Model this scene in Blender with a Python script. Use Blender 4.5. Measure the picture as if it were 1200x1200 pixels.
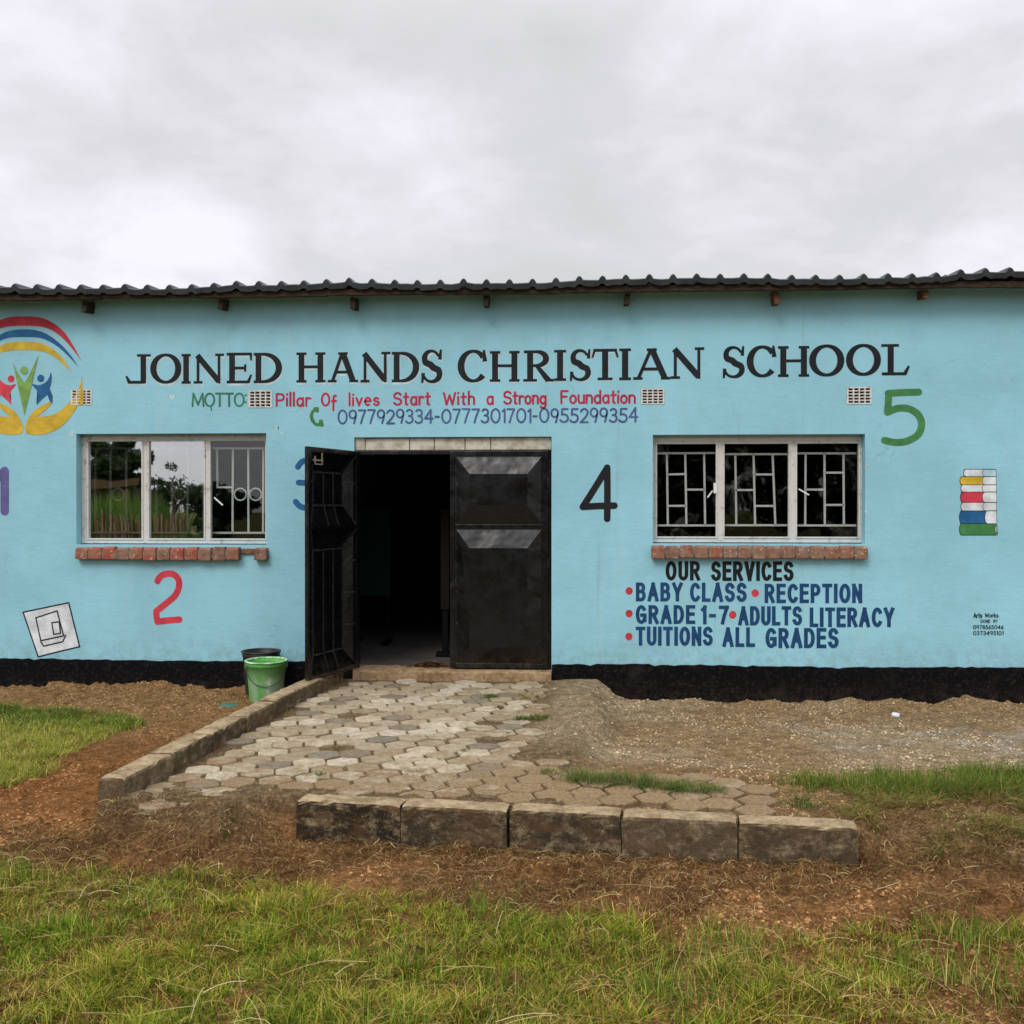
import bpy, bmesh, math, random
import numpy as np
from mathutils import Vector, Matrix
R = math.radians
random.seed(7); RNG = np.random.default_rng(11)
for o in list(bpy.data.objects): bpy.data.objects.remove(o)
scene = bpy.context.scene
COL = scene.collection

# ------------------------------------------------------------------ camera
FPX, YAW, PITCH = 1250.0, R(3.6), R(.27)
CAM = Vector((0, -10, 1.62))
cd = bpy.data.cameras.new("camera"); cam = bpy.data.objects.new("camera", cd); COL.objects.link(cam)
cd.sensor_width = 36; cd.lens = 36*FPX/1200; cd.clip_end = 2000
cam.location = CAM; cam.rotation_euler = (R(90)-PITCH, 0, YAW)
scene.camera = cam

# ------------------------------------------------------------------ sky, sun, exposure
SUN_EL, SUN_AZ = R(46), R(205)          # azimuth measured clockwise from +y: behind and left of the camera
world = bpy.data.worlds.new("World"); scene.world = world; world.use_nodes = True
nt = world.node_tree; nt.nodes.clear()
def wn(t, **k):
    n = nt.nodes.new(t)
    for a, b in k.items(): setattr(n, a, b)
    return n
sky = wn('ShaderNodeTexSky', sky_type='NISHITA', sun_disc=False, sun_elevation=SUN_EL, sun_rotation=SUN_AZ)
bgs = wn('ShaderNodeBackground'); bgs.inputs[1].default_value = .06
nt.links.new(sky.outputs[0], bgs.inputs[0])
tc = wn('ShaderNodeTexCoord'); sep = wn('ShaderNodeSeparateXYZ'); nt.links.new(tc.outputs['Generated'], sep.inputs[0])
def wmath(op, a, b=None, c=None):
    n = wn('ShaderNodeMath', operation=op)
    for i, v in enumerate((a, b, c)):
        if v is None: continue
        if hasattr(v, 'is_output'): nt.links.new(v, n.inputs[i])
        else: n.inputs[i].default_value = v
    return n.outputs[0]
zc = wmath('MAXIMUM', sep.outputs[2], 0.0)
den = wmath('ADD', zc, .32)
cmb = wn('ShaderNodeCombineXYZ')
nt.links.new(wmath('DIVIDE', sep.outputs[0], den), cmb.inputs[0]); nt.links.new(wmath('DIVIDE', sep.outputs[1], den), cmb.inputs[1])
def wnoise(scale, detail, rough, off, dist=0.0):
    mp = wn('ShaderNodeMapping'); mp.inputs['Location'].default_value = off
    nt.links.new(cmb.outputs[0], mp.inputs[0])
    n = wn('ShaderNodeTexNoise'); n.inputs['Scale'].default_value = scale; n.inputs['Detail'].default_value = detail
    n.inputs['Roughness'].default_value = rough; n.inputs['Distortion'].default_value = dist
    nt.links.new(mp.outputs[0], n.inputs['Vector']); return n.outputs[0]
big = wnoise(1.5, 7, .52, (1.7, .4, 0), .25)
fine = wnoise(4.0, 7, .58, (3.1, 5.2, 0), .3)
mixn = wmath('ADD', wmath('MULTIPLY', big, .60), wmath('MULTIPLY', fine, .40))
ramp = wn('ShaderNodeValToRGB'); nt.links.new(mixn, ramp.inputs[0])
cr = ramp.color_ramp; cr.elements[0].position = .37; cr.elements[0].color = (.585, .59, .595, 1)
cr.elements[1].position = .62; cr.elements[1].color = (.85, .83, .88, 1)
e = cr.elements.new(.47); e.color = (.645, .64, .66, 1)
e = cr.elements.new(.56); e.color = (.765, .745, .80, 1)
# an overcast sky is about twice as bright overhead as near the horizon
zen = wmath('ADD', wmath('MULTIPLY', wmath('SMOOTH_MIN', wmath('MAXIMUM', wmath('SUBTRACT', zc, .40), 0.0), 1.0, .1), 2.2), .88)
bgc = wn('ShaderNodeBackground'); nt.links.new(ramp.outputs[0], bgc.inputs[0]); nt.links.new(zen, bgc.inputs[1])
mx = wn('ShaderNodeMixShader'); mx.inputs[0].default_value = .93
nt.links.new(bgs.outputs[0], mx.inputs[1]); nt.links.new(bgc.outputs[0], mx.inputs[2])
wo = wn('ShaderNodeOutputWorld'); nt.links.new(mx.outputs[0], wo.inputs[0])
sd = bpy.data.lights.new("sun", 'SUN'); sd.energy = 1.1; sd.angle = R(24); sd.color = (1, .95, .88)
sun = bpy.data.objects.new("sun", sd); COL.objects.link(sun)
sdir = Vector((math.sin(SUN_AZ)*math.cos(SUN_EL), math.cos(SUN_AZ)*math.cos(SUN_EL), math.sin(SUN_EL)))
sun.rotation_euler = sdir.to_track_quat('Z', 'Y').to_euler(); sun.location = (0, -6, 12)
vs = scene.view_settings; vs.view_transform = 'Standard'; vs.look = 'None'; vs.exposure = 0.44; vs.gamma = 1

# ------------------------------------------------------------------ measuring: where a sight line meets a plane of the place
_F = Vector((-math.sin(YAW)*math.cos(PITCH), math.cos(YAW)*math.cos(PITCH), -math.sin(PITCH)))
_R = Vector((math.cos(YAW), math.sin(YAW), 0)); _U = _R.cross(_F)
def ray(u, v): return _F + _R*((u-600)/FPX) + _U*((600-v)/FPX)
def onY(u, v, y=0.0):
    d = ray(u, v); return CAM + d*((y-CAM.y)/d.y)
def onZ(u, v, z):
    d = ray(u, v); return CAM + d*((z-CAM.z)/d.z)
def S(r, g, b):
    f = lambda c: (c/255/12.92 if c/255 <= .04045 else ((c/255+.055)/1.055)**2.4)
    return (f(r), f(g), f(b))

# ------------------------------------------------------------------ materials
class NT:
    def __init__(s, name):
        s.m = bpy.data.materials.new(name); s.m.use_nodes = True; s.t = s.m.node_tree; s.t.nodes.clear()
        s.out = s.n('ShaderNodeOutputMaterial'); s.b = s.n('ShaderNodeBsdfPrincipled'); s.l(s.b.outputs[0], s.out.inputs[0])
        s.tc = s.n('ShaderNodeTexCoord').outputs['Object']
    def n(s, t, **k):
        x = s.t.nodes.new(t)
        for a, b in k.items(): setattr(x, a, b)
        return x
    def l(s, a, b): s.t.links.new(a, b)
    def put(s, v, sock):
        if hasattr(v, 'is_output'): s.l(v, sock)
        elif isinstance(v, (tuple, list)) and len(v) == 3 and sock.type == 'RGBA': sock.default_value = (*v, 1)
        else: sock.default_value = v
    def noise(s, scale, detail=4, rough=.55, stretch=None, dist=0.0, vec=None):
        x = s.n('ShaderNodeTexNoise'); x.inputs['Scale'].default_value = scale; x.inputs['Detail'].default_value = detail
        x.inputs['Roughness'].default_value = rough; x.inputs['Distortion'].default_value = dist
        src = vec or s.tc
        if stretch:
            m = s.n('ShaderNodeMapping'); m.inputs['Scale'].default_value = stretch; s.l(src, m.inputs[0]); src = m.outputs[0]
        s.l(src, x.inputs['Vector']); return x.outputs[0]
    def ramp(s, v, a, b, ca=0.0, cb=1.0):
        x = s.n('ShaderNodeMapRange', interpolation_type='SMOOTHSTEP'); s.put(v, x.inputs[0])
        for i, q in enumerate((a, b, ca, cb)): x.inputs[1+i].default_value = q
        return x.outputs[0]
    def mix(s, f, a, b, mode='MIX'):
        x = s.n('ShaderNodeMix', data_type='RGBA', blend_type=mode); s.put(f, x.inputs[0]); s.put(a, x.inputs[6]); s.put(b, x.inputs[7]); return x.outputs[2]
    def math(s, op, a, b=0.0):
        x = s.n('ShaderNodeMath', operation=op); s.put(a, x.inputs[0]); s.put(b, x.inputs[1]); return x.outputs[0]
    def attr(s, name='Col'):
        x = s.n('ShaderNodeAttribute'); x.attribute_name = name; return x.outputs[0]
    def bump(s, h, strength=.3, dist=.01, prev=None):
        x = s.n('ShaderNodeBump'); x.inputs['Strength'].default_value = strength; x.inputs['Distance'].default_value = dist
        s.l(h, x.inputs['Height'])
        if prev: s.l(prev, x.inputs['Normal'])
        s.l(x.outputs[0], s.b.inputs['Normal']); return x.outputs[0]
    def fin(s, col, rough=.8, spec=.3, metal=0.0):
        s.put(col, s.b.inputs['Base Color']); s.put(rough, s.b.inputs['Roughness']); s.b.inputs['Specular IOR Level'].default_value = spec
        s.b.inputs['Metallic'].default_value = metal; return s.m
def plaster_bump(t, k=1.0):
    a = t.noise(5, 7, .66, (1, 1, 2.2)); b = t.noise(48, 6, .75)
    p = t.bump(a, .24*k, .02); t.bump(b, .3*k, .005, p)
M = {}
WALLC = S(148, 204, 220)
t = NT('blue_wall_paint')
c = t.mix(t.ramp(t.noise(.8, 6, .68), .34, .66), tuple(x*.90 for x in WALLC), tuple(x*1.07 for x in WALLC))
c = t.mix(t.ramp(t.noise(3.2, 6, .7, (1, 1, .35)), .55, .8, 0, .28), c, S(150, 180, 182))     # thin faded streaks
c = t.mix(t.ramp(t.noise(5.5, 5, .65, (1.6, 1.6, .10)), .52, .74, 0, .30), c, S(168, 196, 200))
c = t.mix(t.ramp(t.noise(4.1, 6, .7, (2.2, 2.2, .07)), .58, .72, 0, .22), c, S(104, 146, 158))
sx = t.n('ShaderNodeSeparateXYZ'); t.l(t.tc, sx.inputs[0])
low = t.math('MULTIPLY', t.ramp(sx.outputs[2], .50, .12, 0, 1), t.ramp(t.noise(11, 7, .78), .40, .66))
c = t.mix(t.math('MULTIPLY', low, .45), c, S(120, 140, 138))                          # mud splashed on the foot of the wall
vo = t.n('ShaderNodeTexVoronoi', feature='DISTANCE_TO_EDGE'); vo.inputs['Scale'].default_value = .75
dn = t.n('ShaderNodeTexNoise'); dn.inputs['Scale'].default_value = 3.0; dn.inputs['Detail'].default_value = 6; t.l(t.tc, dn.inputs['Vector'])
va = t.n('ShaderNodeVectorMath', operation='MULTIPLY_ADD'); t.l(dn.outputs[1], va.inputs[0]); va.inputs[1].default_value = (.5, .5, .5); t.l(t.tc, va.inputs[2]); t.l(va.outputs[0], vo.inputs['Vector'])
c = t.mix(t.math('MULTIPLY', t.ramp(vo.outputs['Distance'], .006, .0015), t.ramp(t.noise(1.3, 3), .54, .66, 0, .26)), c, S(96, 134, 146))     # hairline cracks
c = t.mix(t.ramp(t.noise(26, 3, .6), .72, .76, 0, .5), c, S(205, 215, 216))                # tiny chips
plaster_bump(t); M['wall'] = t.fin(c, .72, .25)
def paint(name, rgb, rough=.6, var=.24):
    t = NT(name); n = t.ramp(t.noise(7, 5, .65), .3, .75)
    c = t.mix(n, tuple(x*(1-var) for x in rgb), tuple(min(1, x*(1+var)+.004) for x in rgb))
    c = t.mix(t.ramp(t.noise(55, 4, .7), .66, .74, 0, .35), c, WALLC)                           # worn specks where the blue shows
    plaster_bump(t, .8); M[name] = t.fin(c, rough, .3)
paint('black_paint', S(17, 19, 25)); paint('black_letter_paint', S(15, 15, 18)); paint('green_paint', S(64, 128, 72)); paint('dark_green_paint', S(52, 122, 92))
paint('crimson_paint', S(178, 42, 74)); paint('slate_blue_paint', S(74, 92, 140)); paint('navy_paint', S(18, 66, 112))
paint('red_paint', S(206, 62, 78)); paint('dot_red_paint', S(196, 58, 66)); paint('purple_paint', S(98, 94, 148)); paint('blue_paint', S(30, 96, 146))
paint('yellow_paint', S(204, 172, 52)); paint('white_paint', S(214, 220, 224)); paint('ghost_paint', S(186, 212, 218)); paint('olive_paint', S(122, 162, 82)); paint('arc_red_paint', S(190, 56, 70)); paint('pale_blue_paint', S(176, 212, 226))

t = NT('bitumen'); c = t.mix(t.ramp(t.noise(34, 7, .82), .5, .70), (.0025, .0025, .003), (.036, .033, .030))
c = t.mix(t.ramp(t.noise(3, 4, .6), .55, .75, 0, .5), c, (.03, .026, .022)); c = t.mix(t.ramp(t.noise(80, 2, .5), .74, .78, 0, .6), c, (.2, .2, .2))
sb_ = t.n('ShaderNodeSeparateXYZ'); t.l(t.tc, sb_.inputs[0]); c = t.mix(t.math('MULTIPLY', t.ramp(sb_.outputs[2], .05, -.18), t.ramp(t.noise(16, 7, .78),   .42, .66, 0, .32)), c, S(84, 68, 52)); t.bump(t.noise(45, 6, .75), .8, .02); M['bitumen'] = t.fin(c, .8, .12)
t = NT('charcoal_roof_sheet'); c = t.mix(t.ramp(t.noise(6, 5, .6), .3, .7), (.022, .028, .032), (.045, .053, .058)); t.bump(t.noise(70, 3), .15, .003); M['roof'] = t.fin(c, .5, .4)
t = NT('weathered_timber'); g = t.noise(14, 6, .7, (1, 1, 8)); c = t.mix(t.ramp(g, .35, .7), (.016, .011, .008), (.075, .048, .03)); t.bump(g, .4, .005); M['timber'] = t.fin(c, .85, .2)
t = NT('reddish_timber'); g = t.noise(14, 6, .7, (1, 1, 8)); c = t.mix(t.ramp(g, .35, .7), (.07, .024, .014), (.22, .10, .06)); t.bump(g, .4, .005); M['timber2'] = t.fin(c, .85, .2)
t = NT('white_steel_frame'); c = t.mix(t.ramp(t.noise(16, 6, .7), .5, .75), S(208, 207, 203), S(150, 140, 128)); c = t.mix(t.ramp(t.noise(45, 4, .7), .68, .75, 0, .8), c, S(110, 84, 66)); t.bump(t.noise(40, 4), .2, .004); M['frame'] = t.fin(c, .55, .4)
t = NT('white_burglar_bar'); c = t.mix(t.ramp(t.noise(30, 4, .7), .55, .75), S(225, 225, 224), S(170, 165, 158)); M['bar'] = t.fin(c, .5, .4)
t = NT('vent_block'); c = t.mix(t.ramp(t.noise(22, 5, .7), .4, .75), S(222, 222, 218), S(172, 170, 160)); t.bump(t.noise(60, 4), .3, .004); M['vent'] = t.fin(c, .75, .3)
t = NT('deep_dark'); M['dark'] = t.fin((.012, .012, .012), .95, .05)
t = NT('black_door_steel'); c = t.mix(t.ramp(t.noise(5, 6, .7), .35, .75), (.0018, .002, .0024), (.0040, .0043, .005)); c = t.mix(t.ramp(t.noise(40, 4, .7), .68, .76, 0, .35), c, (.035, .03, .026))
p = t.bump(t.noise(4.2, 2, .4, dist=.2), .6, .03); t.bump(t.noise(50, 4), .12, .004, p); sl_ = t.n('ShaderNodeSeparateXYZ'); t.l(t.tc, sl_.inputs[0]); c = t.mix(t.math('MULTIPLY', t.ramp(sl_.outputs[2], .22, .01), t.ramp(t.noise(14, 6, .75), .42, .66, 0, .6)), c, (.05, .036, .025)); M['steel'] = t.fin(c, t.ramp(t.noise(6, 5, .65), .3, .7, .20, .36), .45)
t = NT('worn_steel_edge'); c = t.mix(t.ramp(t.noise(22, 5, .7), .4, .65), (.010, .010, .011), (.040, .036, .032)); M['worn'] = t.fin(c, .5, .4)
t = NT('bare_bolt_steel'); M['bolt'] = t.fin(S(150, 140, 124), .45, .5, .3)
t = NT('pale_lintel_block'); c = t.mix(t.ramp(t.noise(9, 6, .7), .35, .72), S(206, 202, 190), S(158, 150, 132)); c = t.mix(t.ramp(t.noise(30, 5, .7), .6, .74, 0, .8), c, S(112, 98, 80)); t.bump(t.noise(40, 5), .4, .006); M['lintel'] = t.fin(c, .9, .2)
t = NT('sill_brick'); a = t.attr(); c = t.mix(t.ramp(t.noise(13, 7, .78), .40, .60, 0, .75), a, S(150, 124, 106)); c = t.mix(t.ramp(t.noise(30, 5, .75), .55, .66, 0, .6), c, S(86, 62, 50)); c = t.mix(t.ramp(t.noise(24, 5, .75), .57, .67, 0, .75), c, S(205, 196, 184))
t.bump(t.noise(45, 5, .7), .6, .01); M['brick'] = t.fin(c, .88, .2)
t = NT('mortar'); c = t.mix(t.ramp(t.noise(20, 5), .3, .7), S(150, 138, 122), S(112, 100, 86)); M['mortar'] = t.fin(c, .95, .1)
def glass(name, refl, dust):
    t = NT(name); t.t.nodes.remove(t.b)
    tr = t.n('ShaderNodeBsdfTransparent'); tr.inputs[0].default_value = (.86, .88, .87, 1)
    gl = t.n('ShaderNodeBsdfGlossy'); gl.inputs['Roughness'].default_value = .012; gl.inputs[0].default_value = (.95, .97, 1, 1)
    bp = t.n('ShaderNodeBump'); bp.inputs['Strength'].default_value = .14; bp.inputs['Distance'].default_value = .01; t.l(t.noise(1.4, 2), bp.inputs['Height']); t.l(bp.outputs[0], gl.inputs['Normal'])
    m1 = t.n('ShaderNodeMixShader'); m1.inputs[0].default_value = refl; t.l(tr.outputs[0], m1.inputs[1]); t.l(gl.outputs[0], m1.inputs[2])
    df = t.n('ShaderNodeBsdfDiffuse'); df.inputs[0].default_value = (.5, .49, .46, 1)
    d = t.math('ADD', t.ramp(t.noise(4, 7, .72, dist=.8), .52, .78, 0, dust), t.ramp(t.noise(70, 3, .6), .66, .74, 0, dust*.9))
    m2 = t.n('ShaderNodeMixShader'); t.l(d, m2.inputs[0]); t.l(m1.outputs[0], m2.inputs[1]); t.l(df.outputs[0], m2.inputs[2])
    t.l(m2.outputs[0], t.out.inputs[0]); M[name] = t.m
glass('mirror_like_pane', .52, .03); glass('dim_pane', .06, .02); glass('dusty_pane', .03, .09); glass('grimy_pane', .035, .17)
t = NT('kerb_concrete')
oi = t.n('ShaderNodeObjectInfo'); sh = t.n('ShaderNodeVectorMath', operation='ADD'); t.l(t.tc, sh.inputs[0])
cb_ = t.n('ShaderNodeCombineXYZ'); rr = t.math('MULTIPLY', oi.outputs['Random'], 37.0); t.l(rr, cb_.inputs[0]); t.l(rr, cb_.inputs[2]); t.l(cb_.outputs[0], sh.inputs[1]); kv = sh.outputs[0]
c = t.mix(t.ramp(t.noise(9, 9, .8, vec=kv), .34, .66), S(116, 98, 72), S(176, 158, 126))
sn = t.n('ShaderNodeSeparateXYZ'); t.l(t.tc, sn.inputs[0])
gn = t.n('ShaderNodeNewGeometry'); sz = t.n('ShaderNodeSeparateXYZ'); t.l(gn.outputs['Normal'], sz.inputs[0])
side = t.ramp(t.math('ABSOLUTE', sz.outputs[2]), .8, .35)                          # the black mould grows on the upright faces
mould = t.math('MULTIPLY', side, t.ramp(t.noise(7.5, 10, .84, (1, 1, 1.5), vec=kv), .36, .54))
mould = t.math('MULTIPLY', mould, t.attr('wear'))
c = t.mix(t.math('MULTIPLY', mould, .88), c, S(46, 39, 31))
c = t.mix(t.math('MULTIPLY', t.ramp(sn.outputs[2], .16, .0), t.ramp(t.noise(12, 5, .7, vec=kv), .35, .6, 0, .75)), c, S(122, 84, 58))     # red mud at the foot
c = t.mix(t.math('MULTIPLY', side, t.ramp(t.noise(3.5, 7, .75, (1, 1, 2.2), vec=kv), .46, .60, 0, .7)), c, S(96, 74, 50))
c = t.mix(t.ramp(t.noise(44, 6, .8, vec=kv), .54, .66, 0, .6), c, S(66, 56, 44))
c = t.mix(t.ramp(t.noise(70, 3, .7, vec=kv), .66, .73, 0, .6), c, S(178, 164, 138))
t.bump(t.noise(40, 6, .75, vec=kv), .7, .012); M['kerb'] = t.fin(c, .92, .15)
t = NT('threshold_concrete'); c = t.mix(t.ramp(t.noise(12, 6, .7), .3, .7), S(128, 104, 76), S(176, 152, 118)); c = t.mix(t.ramp(t.noise(8, 6, .75), .52, .68, 0, .8), c, S(92, 68, 44)); t.bump(t.noise(45, 6, .7), .7, .012); M['thresh'] = t.fin(c, .92, .15)
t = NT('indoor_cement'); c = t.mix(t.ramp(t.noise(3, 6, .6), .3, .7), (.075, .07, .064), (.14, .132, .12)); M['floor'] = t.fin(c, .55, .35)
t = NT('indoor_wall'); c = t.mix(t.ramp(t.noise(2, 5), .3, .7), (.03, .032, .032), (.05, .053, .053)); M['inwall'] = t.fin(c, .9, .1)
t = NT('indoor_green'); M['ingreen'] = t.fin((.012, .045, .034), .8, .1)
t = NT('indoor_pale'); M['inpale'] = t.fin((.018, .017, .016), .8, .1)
t = NT('green_bucket_plastic'); sb = t.n('ShaderNodeSeparateXYZ'); t.l(t.tc, sb.inputs[0])
c = t.mix(t.ramp(t.noise(7, 5, .6), .3, .7), S(78, 158, 68), S(112, 186, 100))
film = t.math('MULTIPLY', t.ramp(sb.outputs[2], .36, .14), t.ramp(t.noise(5, 6, .7, (1.3, 1.3, .5)), .36, .56, 0, .85)); c = t.mix(film, c, S(152, 172, 146))       # dried paint wash
c = t.mix(t.ramp(t.noise(13, 6, .75, (1.4, 1.4, .35)), .6, .66, 0, .9), c, S(208, 222, 206)); c = t.mix(t.ramp(t.noise(32, 3, .6), .72, .75, 0, .9), c, S(40, 60, 40))
t.bump(t.noise(30, 5), .2, .004); M['bucket'] = t.fin(c, .5, .4)
t = NT('bucket_rim_white'); c = t.mix(t.ramp(t.noise(20, 5, .7), .4, .6), S(100, 188, 92), S(214, 228, 210)); M['rim'] = t.fin(c, .5, .4)
t = NT('black_bucket_plastic'); c = t.mix(t.ramp(t.noise(9, 6, .7), .35, .7), (.012, .012, .013), (.05, .047, .045)); M['blackbucket'] = t.fin(c, .5, .4)
t = NT('bucket_wire'); M['wire'] = t.fin((.06, .06, .055), .5, .5, .6)
t = NT('ground_soil'); a = t.attr(); w = t.n('ShaderNodeNewGeometry').outputs['Position']
c = t.mix(t.ramp(t.noise(9, 8, .7, vec=w), .3, .7), t.mix(1.0, a, (.66, .64, .62), 'MULTIPLY'), t.mix(1.0, a, (1.30, 1.28, 1.25), 'MULTIPLY'))
c = t.mix(t.ramp(t.noise(60, 6, .75, vec=w), .35, .75), t.mix(1.0, c, (.46, .44, .41), 'MULTIPLY'), t.mix(1.0, c, (1.55, 1.55, 1.5), 'MULTIPLY'))
c = t.mix(t.ramp(t.noise(24, 7, .8, vec=w), .40, .62, 0, .55), c, t.mix(1.0, c, (.55, .52, .48), 'MULTIPLY'))
c = t.mix(t.ramp(t.noise(120, 3, .6, vec=w), .68, .75, 0, .6), c, S(196, 178, 150))
p = t.bump(t.noise(26, 8, .78, vec=w), 1.0, .05); t.bump(t.noise(140, 4, .7, vec=w), .7, .008, p); M['soil'] = t.fin(c, .97, .02)
t = NT('paver_concrete'); a = t.attr(); w = t.n('ShaderNodeNewGeometry').outputs['Position']
c = t.mix(t.ramp(t.noise(15, 9, .8, vec=w), .34, .66), t.mix(1.0, a, (.62, .59, .54), 'MULTIPLY'), t.mix(1.0, a, (1.12, 1.12, 1.12), 'MULTIPLY'))
c = t.mix(t.ramp(t.noise(46, 5, .75, vec=w), .58, .70, 0, .55), c, S(104, 86, 64))
c = t.mix(t.ramp(t.noise(2.6, 6, .7, vec=w), .52, .68, 0, .4), c, S(140, 120, 92))
du = t.attr('dust'); c = t.mix(t.ramp(t.math('ADD', t.math('MULTIPLY', t.noise(9, 8, .75, vec=w), 1.0), t.math('MULTIPLY', du, .5)), .60, .82, 0, .92), c, t.mix(t.ramp(t.noise(50, 5, .75, vec=w), .35, .68), S(120, 98, 70), S(162, 138, 104)))
t.bump(t.noise(38, 8, .8, vec=w), .9, .016); M['paver'] = t.fin(c, .9, .15)
t = NT('leafy'); a = t.attr(); t.put(a, t.b.inputs['Base Color']); t.b.inputs['Roughness'].default_value = .7; t.b.inputs['Specular IOR Level'].default_value = .04
tl = t.n('ShaderNodeBsdfTranslucent'); t.l(a, tl.inputs[0]); ms = t.n('ShaderNodeMixShader'); ms.inputs[0].default_value = .3; t.l(t.b.outputs[0], ms.inputs[1]); t.l(tl.outputs[0], ms.inputs[2]); t.l(ms.outputs[0], t.out.inputs[0]); M['leaf'] = t.m
t = NT('tinted_solid'); a = t.attr(); c = t.mix(t.ramp(t.noise(30, 5, .7), .3, .7), t.mix(1.0, a, (.7, .7, .7), 'MULTIPLY'), t.mix(1.0, a, (1.2, 1.2, 1.2), 'MULTIPLY')); M['tint'] = t.fin(c, .9, .15)
t = NT('bark'); g = t.noise(8, 6, .7, (1, 1, .25)); c = t.mix(t.ramp(g, .3, .7), (.04, .03, .022), (.13, .10, .075)); t.bump(g, .6, .03); M['bark'] = t.fin(c, .95, .1)
t = NT('green_plastic_scrap'); M['scrap'] = t.fin(S(64, 108, 88), .5, .4)
t = NT('white_litter'); M['litter'] = t.fin(S(214, 222, 230), .6, .3)

# ------------------------------------------------------------------ mesh helpers
def link(o, parent=None):
    COL.objects.link(o)
    if parent is not None: o.parent = parent
    return o
def tag(o, label=None, cat=None, group=None, kind=None):
    for k, v in (('label', label), ('category', cat), ('group', group), ('kind', kind)):
        if v: o[k] = v
    return o
def empty(name, loc, label, cat, group=None, rz=0.0):
    o = bpy.data.objects.new(name, None); o.location = loc; o.rotation_euler = (0, 0, rz); o.empty_display_size = .2
    return tag(link(o), label, cat, group)
class MB:
    """collects faces in the space of one object"""
    def __init__(s): s.v = []; s.f = []; s.m = []; s.c = []; s.cur = (1, 1, 1)
    def add(s, vs, fs, m=0):
        b = len(s.v); s.v += [tuple(x) for x in vs]; s.c += [s.cur]*len(vs)
        s.f += [tuple(b+i for i in f) for f in fs]; s.m += [m]*len(fs)
    def box(s, x0, x1, y0, y1, z0, z1, m=0, mat=None, jit=0.0):
        vs = [Vector((x, y, z)) for x in (x0, x1) for y in (y0, y1) for z in (z0, z1)]
        if jit: vs = [v+Vector([random.uniform(-jit, jit) for _ in range(3)]) for v in vs]
        if mat: vs = [mat @ v for v in vs]
        s.add(vs, [(0, 1, 3, 2), (4, 6, 7, 5), (0, 4, 5, 1), (2, 3, 7, 6), (0, 2, 6, 4), (1, 5, 7, 3)], m)
    def bar(s, a, b, w, h=None, m=0, up=Vector((0, 1, 0))):
        a, b = Vector(a), Vector(b); d = (b-a).normalized(); h = h or w
        sx = d.cross(up)
        if sx.length < 1e-4: sx = d.cross(Vector((1, 0, 0)))
        sx.normalize(); sy = sx.cross(d)
        vs = [p+sx*(i*w/2)+sy*(j*h/2) for p in (a, b) for i, j in ((-1, -1), (1, -1), (1, 1), (-1, 1))]
        s.add(vs, [(0, 3, 2, 1), (4, 5, 6, 7), (0, 1, 5, 4), (1, 2, 6, 5), (2, 3, 7, 6), (3, 0, 4, 7)], m)
    def tube(s, pts, r, n=6, m=0, cap=True):
        pts = [Vector(p) for p in pts]; rings = []
        rs = r if isinstance(r, (list, tuple)) else [r]*len(pts)
        for i, p in enumerate(pts):
            d = (pts[min(i+1, len(pts)-1)]-pts[max(i-1, 0)]).normalized()
            a = d.orthogonal().normalized() if i == 0 else (rings[-1][1]-d*rings[-1][1].dot(d)).normalized()
            b = d.cross(a); rings.append(([p+(a*math.cos(2*math.pi*k/n)+b*math.sin(2*math.pi*k/n))*rs[i] for k in range(n)], a))
        vs = [v for rg, _ in rings for v in rg]; fs = []
        for i in range(len(pts)-1):
            for k in range(n): fs.append((i*n+k, i*n+(k+1) % n, (i+1)*n+(k+1) % n, (i+1)*n+k))
        if cap: fs += [tuple(range(n-1, -1, -1)), tuple(range((len(pts)-1)*n, len(pts)*n))]
        s.add(vs, fs, m)
    def lathe(s, prof, n=32, m=0, wob=0.0):
        vs = []; fs = []
        for r, z in prof:
            for k in range(n):
                a = 2*math.pi*k/n; q = r*(1+wob*math.sin(2*a+.6)); vs.append((q*math.cos(a), q*math.sin(a), z))
        for i in range(len(prof)-1):
            for k in range(n): fs.append((i*n+k, i*n+(k+1) % n, (i+1)*n+(k+1) % n, (i+1)*n+k))
        s.add(vs, fs, m)
    def build(s, name, mats, parent=None, smooth=False, bevel=0.0, col=False):
        me = bpy.data.meshes.new(name); me.from_pydata(s.v, [], s.f)
        for m in (mats if isinstance(mats, (list, tuple)) else [mats]): me.materials.append(m)
        me.polygons.foreach_set('material_index', s.m)
        if col:
            at = me.color_attributes.new('Col', 'FLOAT_COLOR', 'POINT'); at.data.foreach_set('color', np.array([(*c, 1) for c in s.c], dtype=np.float32).ravel())
        if smooth: me.polygons.foreach_set('use_smooth', [True]*len(me.polygons))
        me.update(); o = bpy.data.objects.new(name, me); link(o, parent)
        if bevel:
            b = o.modifiers.new('bevel', 'BEVEL'); b.width = bevel; b.segments = 2; b.limit_method = 'ANGLE'; b.angle_limit = R(40)
        return o
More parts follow.
